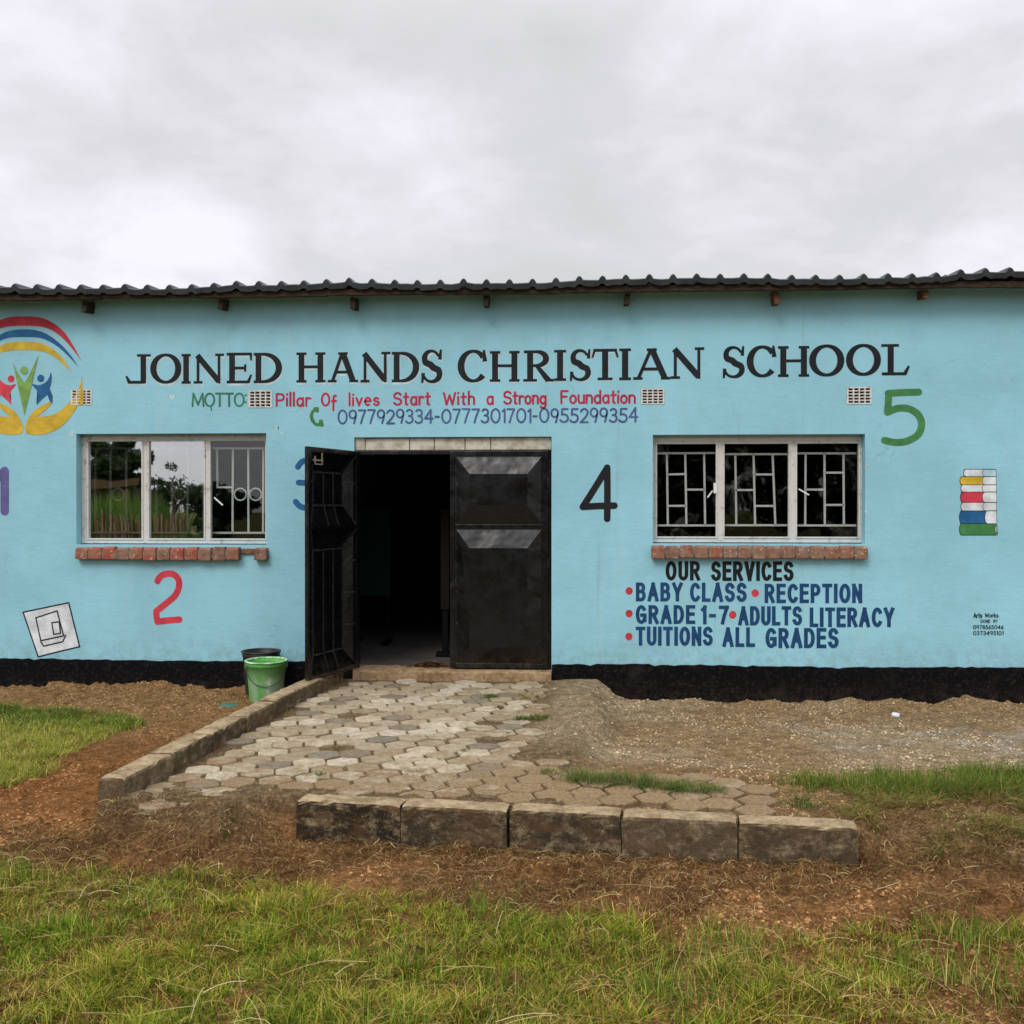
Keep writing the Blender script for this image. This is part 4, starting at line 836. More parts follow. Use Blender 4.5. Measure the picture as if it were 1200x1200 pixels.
# -- emblem of arcs, three figures and two cupped hands
def ez(x, y): return W2(x/7.5, 360+y/7.5)
MX = 211
def mir(l): return [(2*MX-x, y) for x, y in l]
def arcshape(outer, inner):
    o2 = outer+mir(outer)[::-1][1:]; i2 = inner+mir(inner)[::-1][1:]
    return o2+i2[::-1][1:-1]
def dens(l, n=5):
    P = [Vector(p) for p in l]; out = []
    for i in range(len(P)-1):
        a, b, c, d = P[max(i-1, 0)], P[i], P[i+1], P[min(i+2, len(P)-1)]
        for k in range(n):
            t_ = k/n; out.append(tuple(.5*((2*b)+(c-a)*t_+(2*a-5*b+4*c-d)*t_*t_+(3*b-a-3*c+d)*t_**3)))
    return out+[tuple(P[-1])]
EM = ['arc_red_paint', 'blue_paint', 'yellow_paint', 'olive_paint', 'red_paint']
br = Brush()
for m, o_, i_ in ((0, [(718, 478), (640, 330), (560, 215), (470, 140), (380, 97), (290, 82), (MX, 80)], [(718, 478), (650, 385), (560, 282), (470, 212), (380, 176), (290, 165), (MX, 165)]),
                (1, [(692, 527), (600, 395), (500, 297), (400, 230), (300, 199), (MX, 194)], [(692, 527), (610, 440), (520, 356), (430, 300), (340, 268), (MX, 262)]),
                (2, [(628, 568), (560, 460), (480, 380), (400, 329), (310, 306), (MX, 302)], [(628, 568), (560, 505), (480, 437), (400, 396), (300, 378), (MX, 375)])):
    br.poly([ez(*q) for q in arcshape(dens(o_), dens(i_))], m=m)
hand = [(232, 1112), (330, 1122), (430, 1105), (530, 1055), (620, 965), (690, 850), (722, 720), (721, 605), (700, 690), (665, 770), (600, 845), (520, 915), (430, 955), (325, 963), (345, 945), (400, 905), (455, 845), (435, 832), (360, 870), (290, 920), (245, 985), (216, 1060)]
palm = dens(hand[:8], 4)[:-1]+dens(hand[7:14], 4)+[(285, 985), (235, 1020), (216, 1060)]
thumb = [(300, 1000)]+dens(hand[14:17], 3)+[(452, 836), (435, 832)]+dens(hand[18:22], 3)
for sh_ in (palm, thumb): br.poly([ez(*q) for q in sh_], m=2); br.poly([ez(*q) for q in mir(sh_)][::-1], m=2)
br.poly([ez(*q) for q in [(115, 490), (165, 590), (215, 665), (255, 600), (340, 420), (300, 590), (262, 760), (215, 950), (175, 770), (140, 610)]], m=3)
def disc(x, y, r, m): c = ez(x, y); q = ez(x+r, y)[0]-c[0]; br.poly([(c[0]+q*math.cos(a), c[1]+q*math.sin(a)) for a in np.linspace(0, 2*math.pi, 22)[:-1]], m=m)
disc(213, 555, 35, 3); disc(358, 625, 32, 1); disc(97, 630, 30, 4)
blue = [(283, 675), (340, 685), (400, 660), (430, 620), (447, 572), (455, 620), (445, 690), (415, 765), (370, 810), (320, 855), (335, 790), (325, 735), (300, 705)]
br.poly([ez(*q) for q in smooth_poly(blue, 4)], m=1); br.poly([ez(*q) for q in mir(smooth_poly(blue, 4))][::-1], m=4)
tail = [(415, 770), (440, 720), (462, 780), (462, 845), (440, 830)]
br.poly([ez(*q) for q in tail], m=1); br.poly([ez(*q) for q in mir(tail)][::-1], m=4)
paintpart(br, 'painted_emblem', [M[q] for q in EM], 'emblem of three figures between cupped yellow hands and coloured arcs')
br = Brush(); a, b, c, d = VENTS[0]; w_ = b-a
br.stroke([(a+w_*.50, c+.004), (a+w_*.56, d-.004)], w_*.16, 'flat', y=-.0052); paintpart(br, 'painted_vent_stripe', M['yellow_paint'], 'yellow paint stroke across the vent')
# -- mural of a stack of books, and a white drawn sheet
def bz(x, y): return W2(1090+x/5.218, 530+y/5.218)
br = Brush(); BM = ['black_paint', 'white_paint', 'yellow_paint', 'red_paint', 'blue_paint', 'green_paint', 'pale_blue_paint']
def rrect(x0, x1, y0, y1, r=14, right=False):
    p = [(x0+r, y0), (x1, y0), (x1, y1), (x0+r, y1)]
    return [(x0+r-r*math.sin(a), (y0+y1)/2-(y1-y0)/2*math.cos(a)) for a in np.linspace(math.pi, 0, 9)][::1]+[(x1, y0), (x1, y1)]
def bookp(x0, x1, y0, y1, m, y): br.poly([bz(*q) for q in rrect(x0, x1, y0, y1)], y=y, m=m)
for x0, xm, x1, y0, y1, m, m2 in ((205, 320, 402, 104, 149, 1, 6), (183, 320, 403, 149, 199, 2, 1), (188, 318, 404, 199, 243, 1, 1), (186, 320, 405, 243, 307, 3, 1), (188, 322, 404, 307, 358, 1, 1), (180, 335, 405, 358, 437, 4, 1), (180, 398, 405, 437, 507, 5, 1)):
    bookp(x0-3, x1+3, y0-2, y1+2, 0, -.0012-.0001*(y0 % 3)); bookp(x0+1, x1, y0+2, y1-2, m, -.0020)
    if m2 != m or True: bookp(xm-2, x1+.5, y0+1.5, y1-1.5, 0, -.0026); bookp(xm+1, x1, y0+2.5, y1-2.5, m2, -.0032)
paintpart(br, 'painted_books', [M[q] for q in BM], 'painted stack of seven coloured books')
def sz(x, y): return W2(x/8.573, 640+y/8.573)
br = Brush(); q4 = [(232, 664), (384, 1112), (800, 1010), (690, 568)]
br.poly([sz(*q) for q in q4], y=-.0014, m=1)
for ln in ([(232, 664), (384, 1112)], [(384, 1112), (560, 1066), (800, 1010)], [(800, 1010), (690, 568)], [(690, 568), (232, 664)], [(575, 650), (612, 800), (640, 900)], [(640, 900), (410, 950)], [(410, 950), (360, 720)], [(360, 720), (575, 650)], [(410, 962), (440, 1005)], [(440, 1005), (630, 960)], [(630, 960), (660, 895)], [(520, 770), (595, 758)], [(595, 758), (608, 875)], [(608, 875), (540, 886)], [(540, 886), (520, 770)]):
    br.stroke([sz(*q) for q in ln], .013, y=-.0020-.0002*(br.k % 7), m=0)
paintpart(br, 'painted_sheet', [M['black_paint'], M['white_paint']], 'painted white sheet with a black line drawing')
# -- signature
br = Brush()
write(br, 'Arts', 1140.5, 1151, 718, 724.3, .16, .2); write(br, 'Works', 1154, 1170.3, 718.2, 723.8, .16, .2)
write(br, 'DONE', 1149, 1160.5, 726, 730, .17, .25); write(br, 'BY', 1164, 1169, 726, 729.6, .17, .25)
write(br, '0978565046', 1140.3, 1176, 732.5, 737.4, .17, .28); write(br, '0373495101', 1140.3, 1176, 739.4, 744.4, .17, .28)
paintpart(br, 'painted_signature', M['black_paint'], 'small black sign writer signature')
# -- bare patches where the blue has flaked
for u, v, r in ((83, 509, 5), (201, 466, 4.5), (323, 501, 4.5), (338, 541, 2), (86, 520, 2.5), (330, 507, 3), (1016, 545, 2.5), (1015, 600, 2.5), (698, 700, 1.6)):
    br = Brush(); pts = []
    for a in np.linspace(0, 2*math.pi, 16)[:-1]: k = r*random.uniform(.35, 1.1); pts.append(W2(u+k*math.cos(a), v+k*.9*math.sin(a)))
    br.poly(pts, y=-.0009); paintpart(br, 'flaked_patch', M['ghost_paint'], 'small pale patch of flaked paint')

# ------------------------------------------------------------------ kerb blocks
def kerb_mesh(L, Wd, H, seed):
    rnd = random.Random(seed); bm = bmesh.new(); nx_, nz_ = 14, 7
    prof = [(0, 0), (0, H*.5), (0, H-.022), (-.006, H-.008), (-.02, H), (-Wd*.5, H+.001), (-Wd+.016, H), (-Wd+.003, H-.012), (-Wd, H*.5), (-Wd, 0)]    # x = across (towards the back)
    rows = []
    for i in range(nx_+1):
        x = L*i/nx_; e_ = min(i, nx_-i); sh_ = .010 if e_ == 0 else 0
        rows.append([bm.verts.new((x+(.006 if i == 0 else -.006 if i == nx_ else 0)*(1 if k in (3, 4, 5, 6) else 0)+rnd.uniform(-.002, .002), -p[0]-(sh_*(1 if p[0] > -.03 else -1)*.5)+rnd.uniform(-.002, .002), p[1]-(sh_*.7 if p[1] > H-.03 else 0)+rnd.uniform(-.0025, .0015)-(rnd.uniform(0, .012) if rnd.random() < .07 and p[1] > H-.03 else 0))) for k, p in enumerate(prof)])
    for i in range(nx_):
        for k in range(len(prof)-1): bm.faces.new((rows[i][k], rows[i+1][k], rows[i+1][k+1], rows[i][k+1]))
    bm.faces.new(rows[0]); bm.faces.new(rows[-1][::-1])
    bmesh.ops.recalc_face_normals(bm, faces=bm.faces[:])
    me = bpy.data.meshes.new('kerb_stone'); bm.to_mesh(me); bm.free(); me.materials.append(M['kerb']); return me
fl = ['leftmost block of the front kerb row, upright face black with mould', 'second block from the left in the front kerb row, streaked brown and black', 'middle block of the five in the front kerb row', 'fourth block from the left in the front kerb row, pale top edge', 'rightmost block of the front kerb row, beside the grass bank']
d = (KF1-KF0); n_ = 5; Lb = d.length/n_; az = math.atan2(d.y, d.x)
for i in range(n_):
    me = kerb_mesh(Lb-(.006 if i != 1 else .014), .15, .36, 40+i); o = bpy.data.objects.new('kerb_stone', me); link(o); p = KF0+d*(i/n_)
    o.location = (p.x, p.y+random.uniform(-.008, .008), -.34+.004*random.uniform(-1, 1)); o.rotation_euler = (random.uniform(-.015, .015), random.uniform(-.008, .008), az+random.uniform(-.008, .008))
    wear(o, (1.2, 1.05, 1.05, .85, .95)[i]); tag(o, fl[i], 'kerb block', 'kerb blocks along the front of the paving')
ll = ['end block of the left kerb row, broken near end facing the grass', 'second block of the left kerb row counted from the grass', 'third block of the left kerb row counted from the grass', 'middle block of the seven in the left kerb row', 'left kerb block third from the open door leaf', 'left kerb block beside the green bucket, second from the open door leaf', 'last block of the left kerb row, under the open black door leaf']
d = KL0-KL1; n_ = 7; Lb = d.length/n_; az = math.atan2(d.y, d.x)
for i in range(n_):
    me = kerb_mesh(Lb-.009, .15, .42, 60+i); o = bpy.data.objects.new('kerb_stone', me); link(o); p = KL1+d*(i/n_)
    # the detailed face of the block looks into the paving
    o.location = (p.x+random.uniform(-.006, .006), p.y, -.30+random.uniform(-.006, .006)-(.035 if i == 6 else 0)); o.rotation_euler = (random.uniform(-.012, .012), random.uniform(-.008, .008), az+random.uniform(-.012, .012))
    wear(o, (.7, .95, 1.0, .8, .9, .8, .8)[i]); tag(o, ll[i], 'kerb block', 'kerb blocks along the left of the paving')

# ------------------------------------------------------------------ buckets and litter
def bucket(loc, r0, r1, h, mat, rimmat, label, lean=0.0):
    b = empty('bucket', loc, label, 'bucket')
    b.rotation_euler = (lean, 0, random.uniform(0, 6))
    m = MB(); m.lathe([(0.001, .012), (r0-.008, .012), (r0, .0), (r0+.002, .012), (r0+(r1-r0)*.1, h*.1), (r0+(r1-r0)*.12, h*.11), (r0+(r1-r0)*.5, h*.5), (r1-.004, h-.05), (r1+.002, h-.048), (r1+.004, h-.012), (r1-.008, h-.012), (r1-.008, h-.05), (r0+.0, .02), (.001, .02)], 40, 0, .012)
    m.build('bucket_body', mat, b, smooth=True)
    m = MB(); m.lathe([(r1+.002, h-.014), (r1+.013, h-.012), (r1+.015, h-.003), (r1+.008, h+.002), (r1-.006, h), (r1-.009, h-.010)], 40, 0, .012); m.build('rim', rimmat, b, smooth=True)
    return b
bl = onZ(312, 822, -.135)
gb = bucket((bl.x, bl.y, -.128), .143, .176, .37, M['bucket'], M['rim'], 'green plastic bucket smeared with dried white paint beside the kerb', .02)
m = MB(); hr = .178; m.tube([(hr*math.cos(a), hr*math.sin(a)-.012*math.sin(a), .325-.17*math.sin(a)) for a in np.linspace(0, math.pi, 22)], .0035, 6)
hd = m.build('handle', M['wire'], gb); hd.rotation_euler = (0, 0, math.pi); gb.rotation_euler = (.02, 0, .25)
for sx in (-1, 1): m = MB(); m.box(sx*.176-.012, sx*.176+.012, -.016, .016, .30, .345); m.build('handle_lug', M['bucket'], gb, bevel=.003)
bk = onZ(306, 812, -.135)
bb_ = bucket((onY(306, 800, -.22).x, -.22, -.13), .14, .172, .41, M['blackbucket'], M['blackbucket'], 'black plastic bucket standing behind the green bucket against the wall')
m = MB(); m.tube([(.178*math.cos(a), .178*math.sin(a)*.98, .37-.19*math.sin(a)) for a in np.linspace(0, math.pi, 20)], .0035, 6); m.build('handle', M['wire'], bb_)
def scrap(name, loc, r, mat, label, cat, h=.012, n=12, flat=1.0):
    m = MB(); vs = []; k = [random.uniform(.7, 1.15) for _ in range(n)]
    for s_, z in ((1, 0), (1.02, h*.6), (.85, h)):
        for q in range(n): a = 2*math.pi*q/n; vs.append((r*k[q]*s_*math.cos(a), r*flat*k[q]*s_*math.sin(a), z+random.uniform(-.2, .2)*h*(z > 0)))
    fs = [(j*n+q, j*n+(q+1) % n, (j+1)*n+(q+1) % n, (j+1)*n+q) for j in range(2) for q in range(n)]+[tuple(range(2*n, 3*n))]
    m.add(vs, fs); o = m.build(name, mat, smooth=True); o.location = (loc[0], loc[1], float(ground_h([loc[0]], [loc[1]])[0])-.002); return tag(o, label, cat)
p = onZ(269, 829, -.13); scrap('plastic_scrap', p, .105, M['scrap'], 'flat piece of green plastic lying on the soil left of the buckets', 'scrap', .02, 14, .9)
p = onZ(1049, 833, -.17); scrap('crumpled_paper', (p.x, p.y), .035, M['litter'], 'small white crumpled scrap lying at the foot of the black wall base', 'litter', .03)
p = onZ(766, 797, 0)
# heap of dry leaves on the threshold, inside
N = 900; m = MB(); c0 = onY(506, 779, .16)
for i in range(N):
    rr_ = abs(random.gauss(0, .45)); th = random.uniform(0, 6.28); x = c0.x-.02+.26*rr_*math.cos(th); y = .17+.09*rr_*math.sin(th); x = min(x, -1.1)
    z = .086+max(0, .055*(1-rr_*1.1))*random.random(); L = random.uniform(.012, .032); a = random.uniform(0, 6.28); tl = random.uniform(-.6, .6)
    m.cur = random.choice([S(104, 72, 52), S(132, 92, 62), S(80, 56, 44), S(150, 112, 78), S(96, 60, 48)])
    dx, dy = math.cos(a)*L, math.sin(a)*L; px_, py_ = -dy*.35, dx*.35
    m.add([(x-dx, y-dy, z), (x+px_, y+py_, z+.006+tl*.01), (x+dx, y+dy, z+tl*.02), (x-px_, y-py_, z+.004)], [(0, 1, 2, 3)])
o = m.build('leaf_heap', M['tint'], col=True); tag(o, 'small heap of dry brown leaves on the doorstep by the closed leaf', 'leaf heap')

# ------------------------------------------------------------------ grass, clippings, pebbles
def blades(name, x, y, h, w, lean, cols, label, cat='grass', zoff=-.006, seg=3, droop=.9):
    n = len(x); z0 = ground_h(x, y)+zoff; az = RNG.uniform(0, 2*np.pi, n); wa = az+np.pi/2+RNG.uniform(-.6, .6, n)
    V = np.zeros((n, (seg+1)*2, 3)); ts = np.linspace(0, 1, seg+1)
    for k, t_ in enumerate(ts):
        out = lean*h*(t_**1.7); up = h*(t_-droop*.35*lean*t_**2.2)
        cx = x+np.cos(az)*out; cy = y+np.sin(az)*out; cz = z0+up; ww = w*(1-.93*t_**1.5)/2
        V[:, 2*k, 0] = cx-np.cos(wa)*ww; V[:, 2*k, 1] = cy-np.sin(wa)*ww; V[:, 2*k, 2] = cz
        V[:, 2*k+1, 0] = cx+np.cos(wa)*ww; V[:, 2*k+1, 1] = cy+np.sin(wa)*ww; V[:, 2*k+1, 2] = cz
    base = (np.arange(n)*(seg+1)*2)[:, None]; Q = np.concatenate([base+np.array([[2*k, 2*k+1, 2*k+3, 2*k+2]]) for k in range(seg)], 0)
    C = np.repeat(cols[:, None, :], (seg+1)*2, axis=1).reshape(-1, 3)
    o = np_mesh(name, V.reshape(-1, 3), Q, M['leaf'], C); return tag(o, label, cat, kind='stuff')
def pick(n, pal, wts, jit=.18):
    pal = np.array([S(*p) for p in pal]); i = RNG.choice(len(pal), n, p=np.array(wts)/sum(wts)); return pal[i]*RNG.uniform(1-jit, 1+jit, (n, 1))
GREEN = [(86, 112, 40), (104, 130, 48), (132, 146, 62), (68, 94, 34), (160, 158, 84), (188, 170, 110)]
def scatter(n, x0, x1, y0, y1, dens):
    x = RNG.uniform(x0, x1, n); y = RNG.uniform(y0, y1, n); keep = RNG.random(n) < dens(x, y); return x[keep], y[keep]
def fg_edge(x): return np.interp(x, [-4, -3, -2, -.9, -.3, .3, .9, 2, 3], [-4.72, -4.78, -4.86, -5.0, -5.12, -5.3, -5.25, -5.1, -5.0])+(fbm(x, x*0, .5, 3, 41)-.5)*.35
def fg_d(x, y):
    e_ = fg_edge(x)-y; base = ss(-.02, .22, e_); patch = fbm(x, y, .42, 3, 43); cl = fbm(x, y, .13, 2, 44)
    right = ss(-.35, .5, x); thr = .20+.24*right
    bare = ss(thr-.06, thr+.10, patch)*(.35+.65*ss(.3, .6, cl))
    return base*(bare*(1-.35*right)*(.38+.62*ss(.34, .56, fbm(x, y, .07, 2, 45)))+.04)
x, y = scatter(470000, -3.9, 3.0, -7.0, -4.4, fg_d)
n = len(x); tall = ss(.45, .72, fbm(x, y, .3, 3, 46)); h = RNG.uniform(.022, .068, n)+tall*RNG.uniform(0, .085, n); rt = ss(-.3, .6, x)
dry = RNG.random(n) < (.11+.14*rt+.22*ss(.5, .7, fbm(x, y, .5, 3, 47)))
cols = pick(n, [(90, 118, 32), (114, 138, 40), (146, 156, 54), (58, 86, 26), (178, 168, 76)], [3.5, 4, 3.5, 3, 2])
cols = cols*(.32+1.62*fbm(x, y, .08, 3, 49))[:, None]*np.column_stack([.86+.34*fbm(x, y, .5, 2, 50), np.ones(n), np.ones(n)]); cols[dry] = pick(int(dry.sum()), [(200, 172, 92), (172, 140, 72), (132, 100, 54), (216, 196, 132)], [3, 3, 3, 1.2])
lean = RNG.uniform(.2, 1.4, n); lean[dry] = RNG.uniform(.6, 1.7, int(dry.sum()))
cl_x = RNG.uniform(-3.4, 2.3, 34); cl_y = RNG.uniform(-6.3, -4.9, 34); cl_y = np.minimum(cl_y, fg_edge(cl_x)-.12); m_ = RNG.integers(0, 24, 2600)
x2 = cl_x[m_]+RNG.normal(0, .10, 2600); y2 = cl_y[m_]+RNG.normal(0, .08, 2600); n2 = 2600
x = np.concatenate([x, x2]); y = np.concatenate([y, y2]); h = np.concatenate([h, RNG.uniform(.05, .15, n2)]); lean = np.concatenate([lean, RNG.uniform(.1, .8, n2)]); cols = np.concatenate([cols, pick(n2, [(96, 126, 44), (124, 146, 56), (78, 108, 38), (160, 164, 80), (196, 178, 116)], [4, 4, 2, 2, 1])]); n = len(x)
blades('foreground_grass', x, y, h, np.concatenate([RNG.uniform(.0022, .0054, n-n2-900), RNG.uniform(.006, .011, 900), RNG.uniform(.003, .006, n2)]), lean, cols, 'rough green and straw coloured grass across the foreground')
def lawn_d(x, y):
    ed = -3.50+(fbm(x*0, y, .4, 3, 51)-.5)*.3-.28*ss(-3.0, -3.9, y)-.5*ss(-1.7, -1.0, y); top = -1.05-.22*(x+5)*.8; return ss(.02, -.12, x-ed)*ss(-4.15, -3.75, y+(fbm(x, y, .4, 2, 52)-.5)*.3)*ss(.05, -.1, y-np.minimum(top, -1.0))*(.5+.5*ss(.3, .55, fbm(x, y, .3, 3, 53)))
x, y = scatter(110000, -6.2, -3.1, -4.3, -.8, lawn_d); n = len(x)
bk_ = ss(-2.2, -1.4, y)
cols = pick(n, [(134, 148, 54), (160, 164, 68), (112, 132, 48), (190, 178, 96), (202, 182, 118)], [4, 4, 3, 3, 2]); sel = RNG.random(n) < bk_*.75; cols[sel] = pick(int(sel.sum()), [(84, 116, 44), (70, 102, 40), (100, 126, 50)], [1, 1, 1])
blades('lawn_grass', x, y, RNG.uniform(.03, .10, n)*(.55+.9*fbm(x, y, .14, 3, 55)), RNG.uniform(.003, .006, n), RNG.uniform(.3, 1.8, n), cols, 'bright yellow green grass patch at the left before the wall')
def bank_d(x, y):
    lush = ss(-4.05, -3.75, y)*ss(-3.05, -3.35, y+(fbm(x, y, .3, 3, 61)-.5)*.4)*ss(1.05, 1.9, x+(fbm(x, y, .5, 2, 62)-.5)*.8); bank = ss(1.38, 1.5, x)*ss(-4.75, -4.4, y)*ss(-3.6, -4.0, y)*.8*ss(.33, .52, fbm(x, y, .22, 3, 63)); return np.maximum(lush*(.10+.9*ss(.42, .62, fbm(x, y, .25, 3, 64))), bank)
x, y = scatter(150000, 1.0, 4.6, -4.9, -2.9, bank_d); n = len(x); lush = ss(-4.0, -3.7, y)
cols = pick(n, [(84, 112, 42), (104, 128, 50), (68, 92, 36), (140, 144, 66)], [3, 3, 2, 2]); sel = RNG.random(n) < (.45*(1-lush)+.06); cols[sel] = pick(int(sel.sum()), [(176, 152, 98), (150, 122, 76), (120, 94, 58)], [1, 1, 1])
blades('bank_grass', x, y, RNG.uniform(.035, .10, n)*(1+.35*lush), RNG.uniform(.0025, .0048, n), RNG.uniform(.2, 1.2, n)+(1-lush)*.7, cols, 'green grass strip and dry bank at the right end of the kerb')
TUFT = 0
TU0, TU1 = onZ(668, 913, .0), onZ(850, 925, .0)
def tuft_d(x, y): cy = TU0.y+(TU1.y-TU0.y)*(x-TU0.x)/(TU1.x-TU0.x); return ss(.17, .03, np.abs(y-cy+(fbm(x, x*0, .2, 2, 70)-.5)*.08))*ss(TU0.x-.08, TU0.x+.1, x)*ss(TU1.x+.06, TU1.x-.06, x)*(.4+.6*ss(.3, .5, fbm(x, y, .15, 2, 71)))
x, y = scatter(60000, -.3, 1.1, -4.0, -3.2, tuft_d); n = len(x)
blades('grass_tuft', x, y, RNG.uniform(.025, .085, n)*(.5+1.3*fbm(x, y, .16, 3, 73)), RNG.uniform(.0025, .0048, n), RNG.uniform(.2, 1.3, n), pick(n, [(88, 108, 54), (108, 126, 64), (72, 92, 46), (156, 148, 92)], [4, 3, 3, 2]), 'low green grass tuft growing along the paving edge')
# weeds in the joints near the door, moss and small tufts
def weed_d(x, y):
    d = np.zeros_like(x)
    for u, v, r in ((575, 817, .13), (620, 817, .12), (630, 842, .12), (612, 842, .1), (600, 860, .08), (585, 830, .07), (262, 955, .08), (545, 880, .05), (520, 890, .05), (480, 905, .05), (640, 905, .07), (940, 935, .14), (375, 908, .04)):
        p = onZ(u, v, 0); d = np.maximum(d, ss(r, r*.3, np.hypot(x-p.x, (y-p.y)*.8)))
    return d*ss(.4, .55, fbm(x, y, .07, 2, 81))
x, y = scatter(300000, -2.5, 1.5, -4.7, -.1, weed_d); n = len(x)
blades('paving_weeds', x, y, RNG.uniform(.012, .05, n), RNG.uniform(.003, .006, n), RNG.uniform(.4, 1.4, n), pick(n, [(84, 108, 44), (108, 118, 60), (74, 88, 42), (140, 130, 80)], [3, 3, 2, 1]), 'small green weeds growing in the paving joints', 'weeds', zoff=.004)
# dry clippings lying flat
def flat_straws(name, x, y, L, w, cols, label, lift):
    n = len(x); az = RNG.uniform(0, np.pi*2, n); z0 = ground_h(x, y)+lift*RNG.random(n); tilt = RNG.uniform(-.18, .18, n); cv = RNG.normal(0, .16, n)
    V = np.zeros((n, 8, 3))
    for k, t_ in enumerate((-1, -.33, .33, 1)):
        a = az+cv*t_; cx = x+np.cos(a)*L*t_/2; cy = y+np.sin(a)*L*t_/2; cz = z0+tilt*L*t_/2+.012*(1-t_*t_)
        zz_ = np.maximum(cz, ground_h(cx, cy)+.003)
        for s_, q in ((-1, 0), (1, 1)): V[:, 2*k+q, 0] = cx-np.sin(a)*w*s_/2; V[:, 2*k+q, 1] = cy+np.cos(a)*w*s_/2; V[:, 2*k+q, 2] = zz_+s_*w*.25
    b = (np.arange(n)*8)[:, None]; Q = np.concatenate([b+np.array([[2*k, 2*k+1, 2*k+3, 2*k+2]]) for k in range(3)], 0)
    o = np_mesh(name, V.reshape(-1, 3), Q, M['leaf'], np.repeat(cols[:, None, :], 8, 1).reshape(-1, 3)); return tag(o, label, 'clippings', kind='stuff')
def str_d(x, y):
    f_ = ss(-.1, .3, fg_edge(x)-y)*.30; strip = ss(-5.4, -5.0, y)*ss(-4.1, -4.45, y)*.8*ss(.36, .60, fbm(x, y, .3, 3, 92)); kb = ss(.28, .0, np.abs(kf_y(x)-.14-y))*ss(-1.7, -1.4, x)*ss(1.6, 1.3, x)*.8
    bank = ss(1.3, 1.6, x)*ss(-4.9, -4.5, y)*ss(-3.7, -4.0, y)*.8; le = ss(.3, 0, np.hypot(x+2.15, (y+4.5)*.8))*.9; return np.clip(np.maximum.reduce([f_*ss(.3, .6, fbm(x, y, .35, 3, 91)), strip, kb, bank, le]), 0, 1)
x, y = scatter(170000, -4.2, 3.2, -7.0, -3.7, str_d); n = len(x)
xs_ = RNG.uniform(-3.2, 2.2, 560); ys_ = RNG.uniform(-6.4, -4.7, 560); k_ = RNG.random(560) < (.35+.65*ss(-.1, .2, fg_edge(xs_)-ys_)); xs_, ys_ = xs_[k_], ys_[k_]
flat_straws('long_straws', xs_, ys_, RNG.uniform(.08, .26, len(xs_)), RNG.uniform(.0013, .0030, len(xs_)), pick(len(xs_), [(186, 168, 116), (206, 194, 150), (160, 138, 90)], [3, 1, 4]), 'long pale dry stalks lying on the foreground grass', .09)
flat_straws('dry_clippings', x, y, RNG.gamma(2.2, .020, n)+.012, RNG.uniform(.0010, .0028, n), pick(n, [(166, 140, 92), (138, 110, 70), (108, 82, 54), (84, 62, 42), (200, 182, 134)], [2.5, 4, 5, 4, .8]), 'dry straw coloured grass clippings scattered over the red soil', .02)
# soil clods and pebbles
def clods(name, x, y, r, cols, label, cat):
    n = len(x); base = np.array([[1, 0, 0], [.5, .87, 0], [-.5, .87, 0], [-1, 0, 0], [-.5, -.87, 0], [.5, -.87, 0], [.5, .2, .6], [-.1, .5, .65], [-.45, -.2, .6], [.15, -.45, .62]])
    V = base[None]*RNG.uniform(.65, 1.25, (n, 10, 1))*r[:, None, None]; V[:, :, 2] *= RNG.uniform(.7, 1.3, (n, 1)); a = RNG.uniform(0, 6.28, n); c, s_ = np.cos(a)[:, None], np.sin(a)[:, None]
    vx, vy = V[:, :, 0].copy(), V[:, :, 1].copy(); V[:, :, 0] = vx*c-vy*s_+x[:, None]; V[:, :, 1] = vx*s_+vy*c+y[:, None]; V[:, :, 2] += (ground_h(x, y)-r*.12)[:, None]
    F = np.array([[0, 1, 7, 6], [1, 2, 7, 7], [2, 3, 8, 7], [3, 4, 8, 8], [4, 5, 9, 8], [5, 0, 6, 9], [6, 7, 8, 9]]); tri = np.array([[0, 1, 6], [1, 7, 6], [1, 2, 7], [2, 8, 7], [2, 3, 8], [3, 4, 8], [4, 9, 8], [4, 5, 9], [5, 6, 9], [5, 0, 6], [6, 7, 8], [6, 8, 9]])
    b = (np.arange(n)*10)[:, None, None]; Q = (b+tri[None]).reshape(-1, 3)
    o = np_mesh(name, V.reshape(-1, 3), Q, M['tint'], np.repeat(cols[:, None, :], 10, 1).reshape(-1, 3)); return tag(o, label, cat, kind='stuff')
def clod_d(x, y):
    left, fr, right, xe = masks(x, y); pav = (1-left)*(1-fr)*(1-right); d = (.55*fr+.5*left+.5*right)*ss(.35, .65, fbm(x, y, .4, 3, 101))+.04*pav; return np.clip(d+.4*ss(-.4, -.1, y)*(1-pav), 0, 1)
x, y = scatter(130000, -6, 4.6, -6.2, -.03, clod_d); n = len(x); gc = ground_color(x, y)
clods('soil_clods', x, y, np.minimum(RNG.gamma(1.6, .0026, n)+.002, .013), gc*RNG.uniform(.6, 1.25, (n, 1)), 'loose crumbs of red brown soil on the ground', 'soil clods')
x, y = scatter(1500, -6, 4.6, -6, -.1, lambda x, y: clod_d(x, y)*.7); n = len(x)
clods('pebbles', x, y, np.minimum(RNG.gamma(1.8, .0034, n)+.003, .016), pick(n, [(180, 166, 142), (158, 138, 112), (200, 190, 172), (140, 118, 94)], [2, 3, .6, 3]), 'small pale pebbles scattered over the yard', 'pebbles')

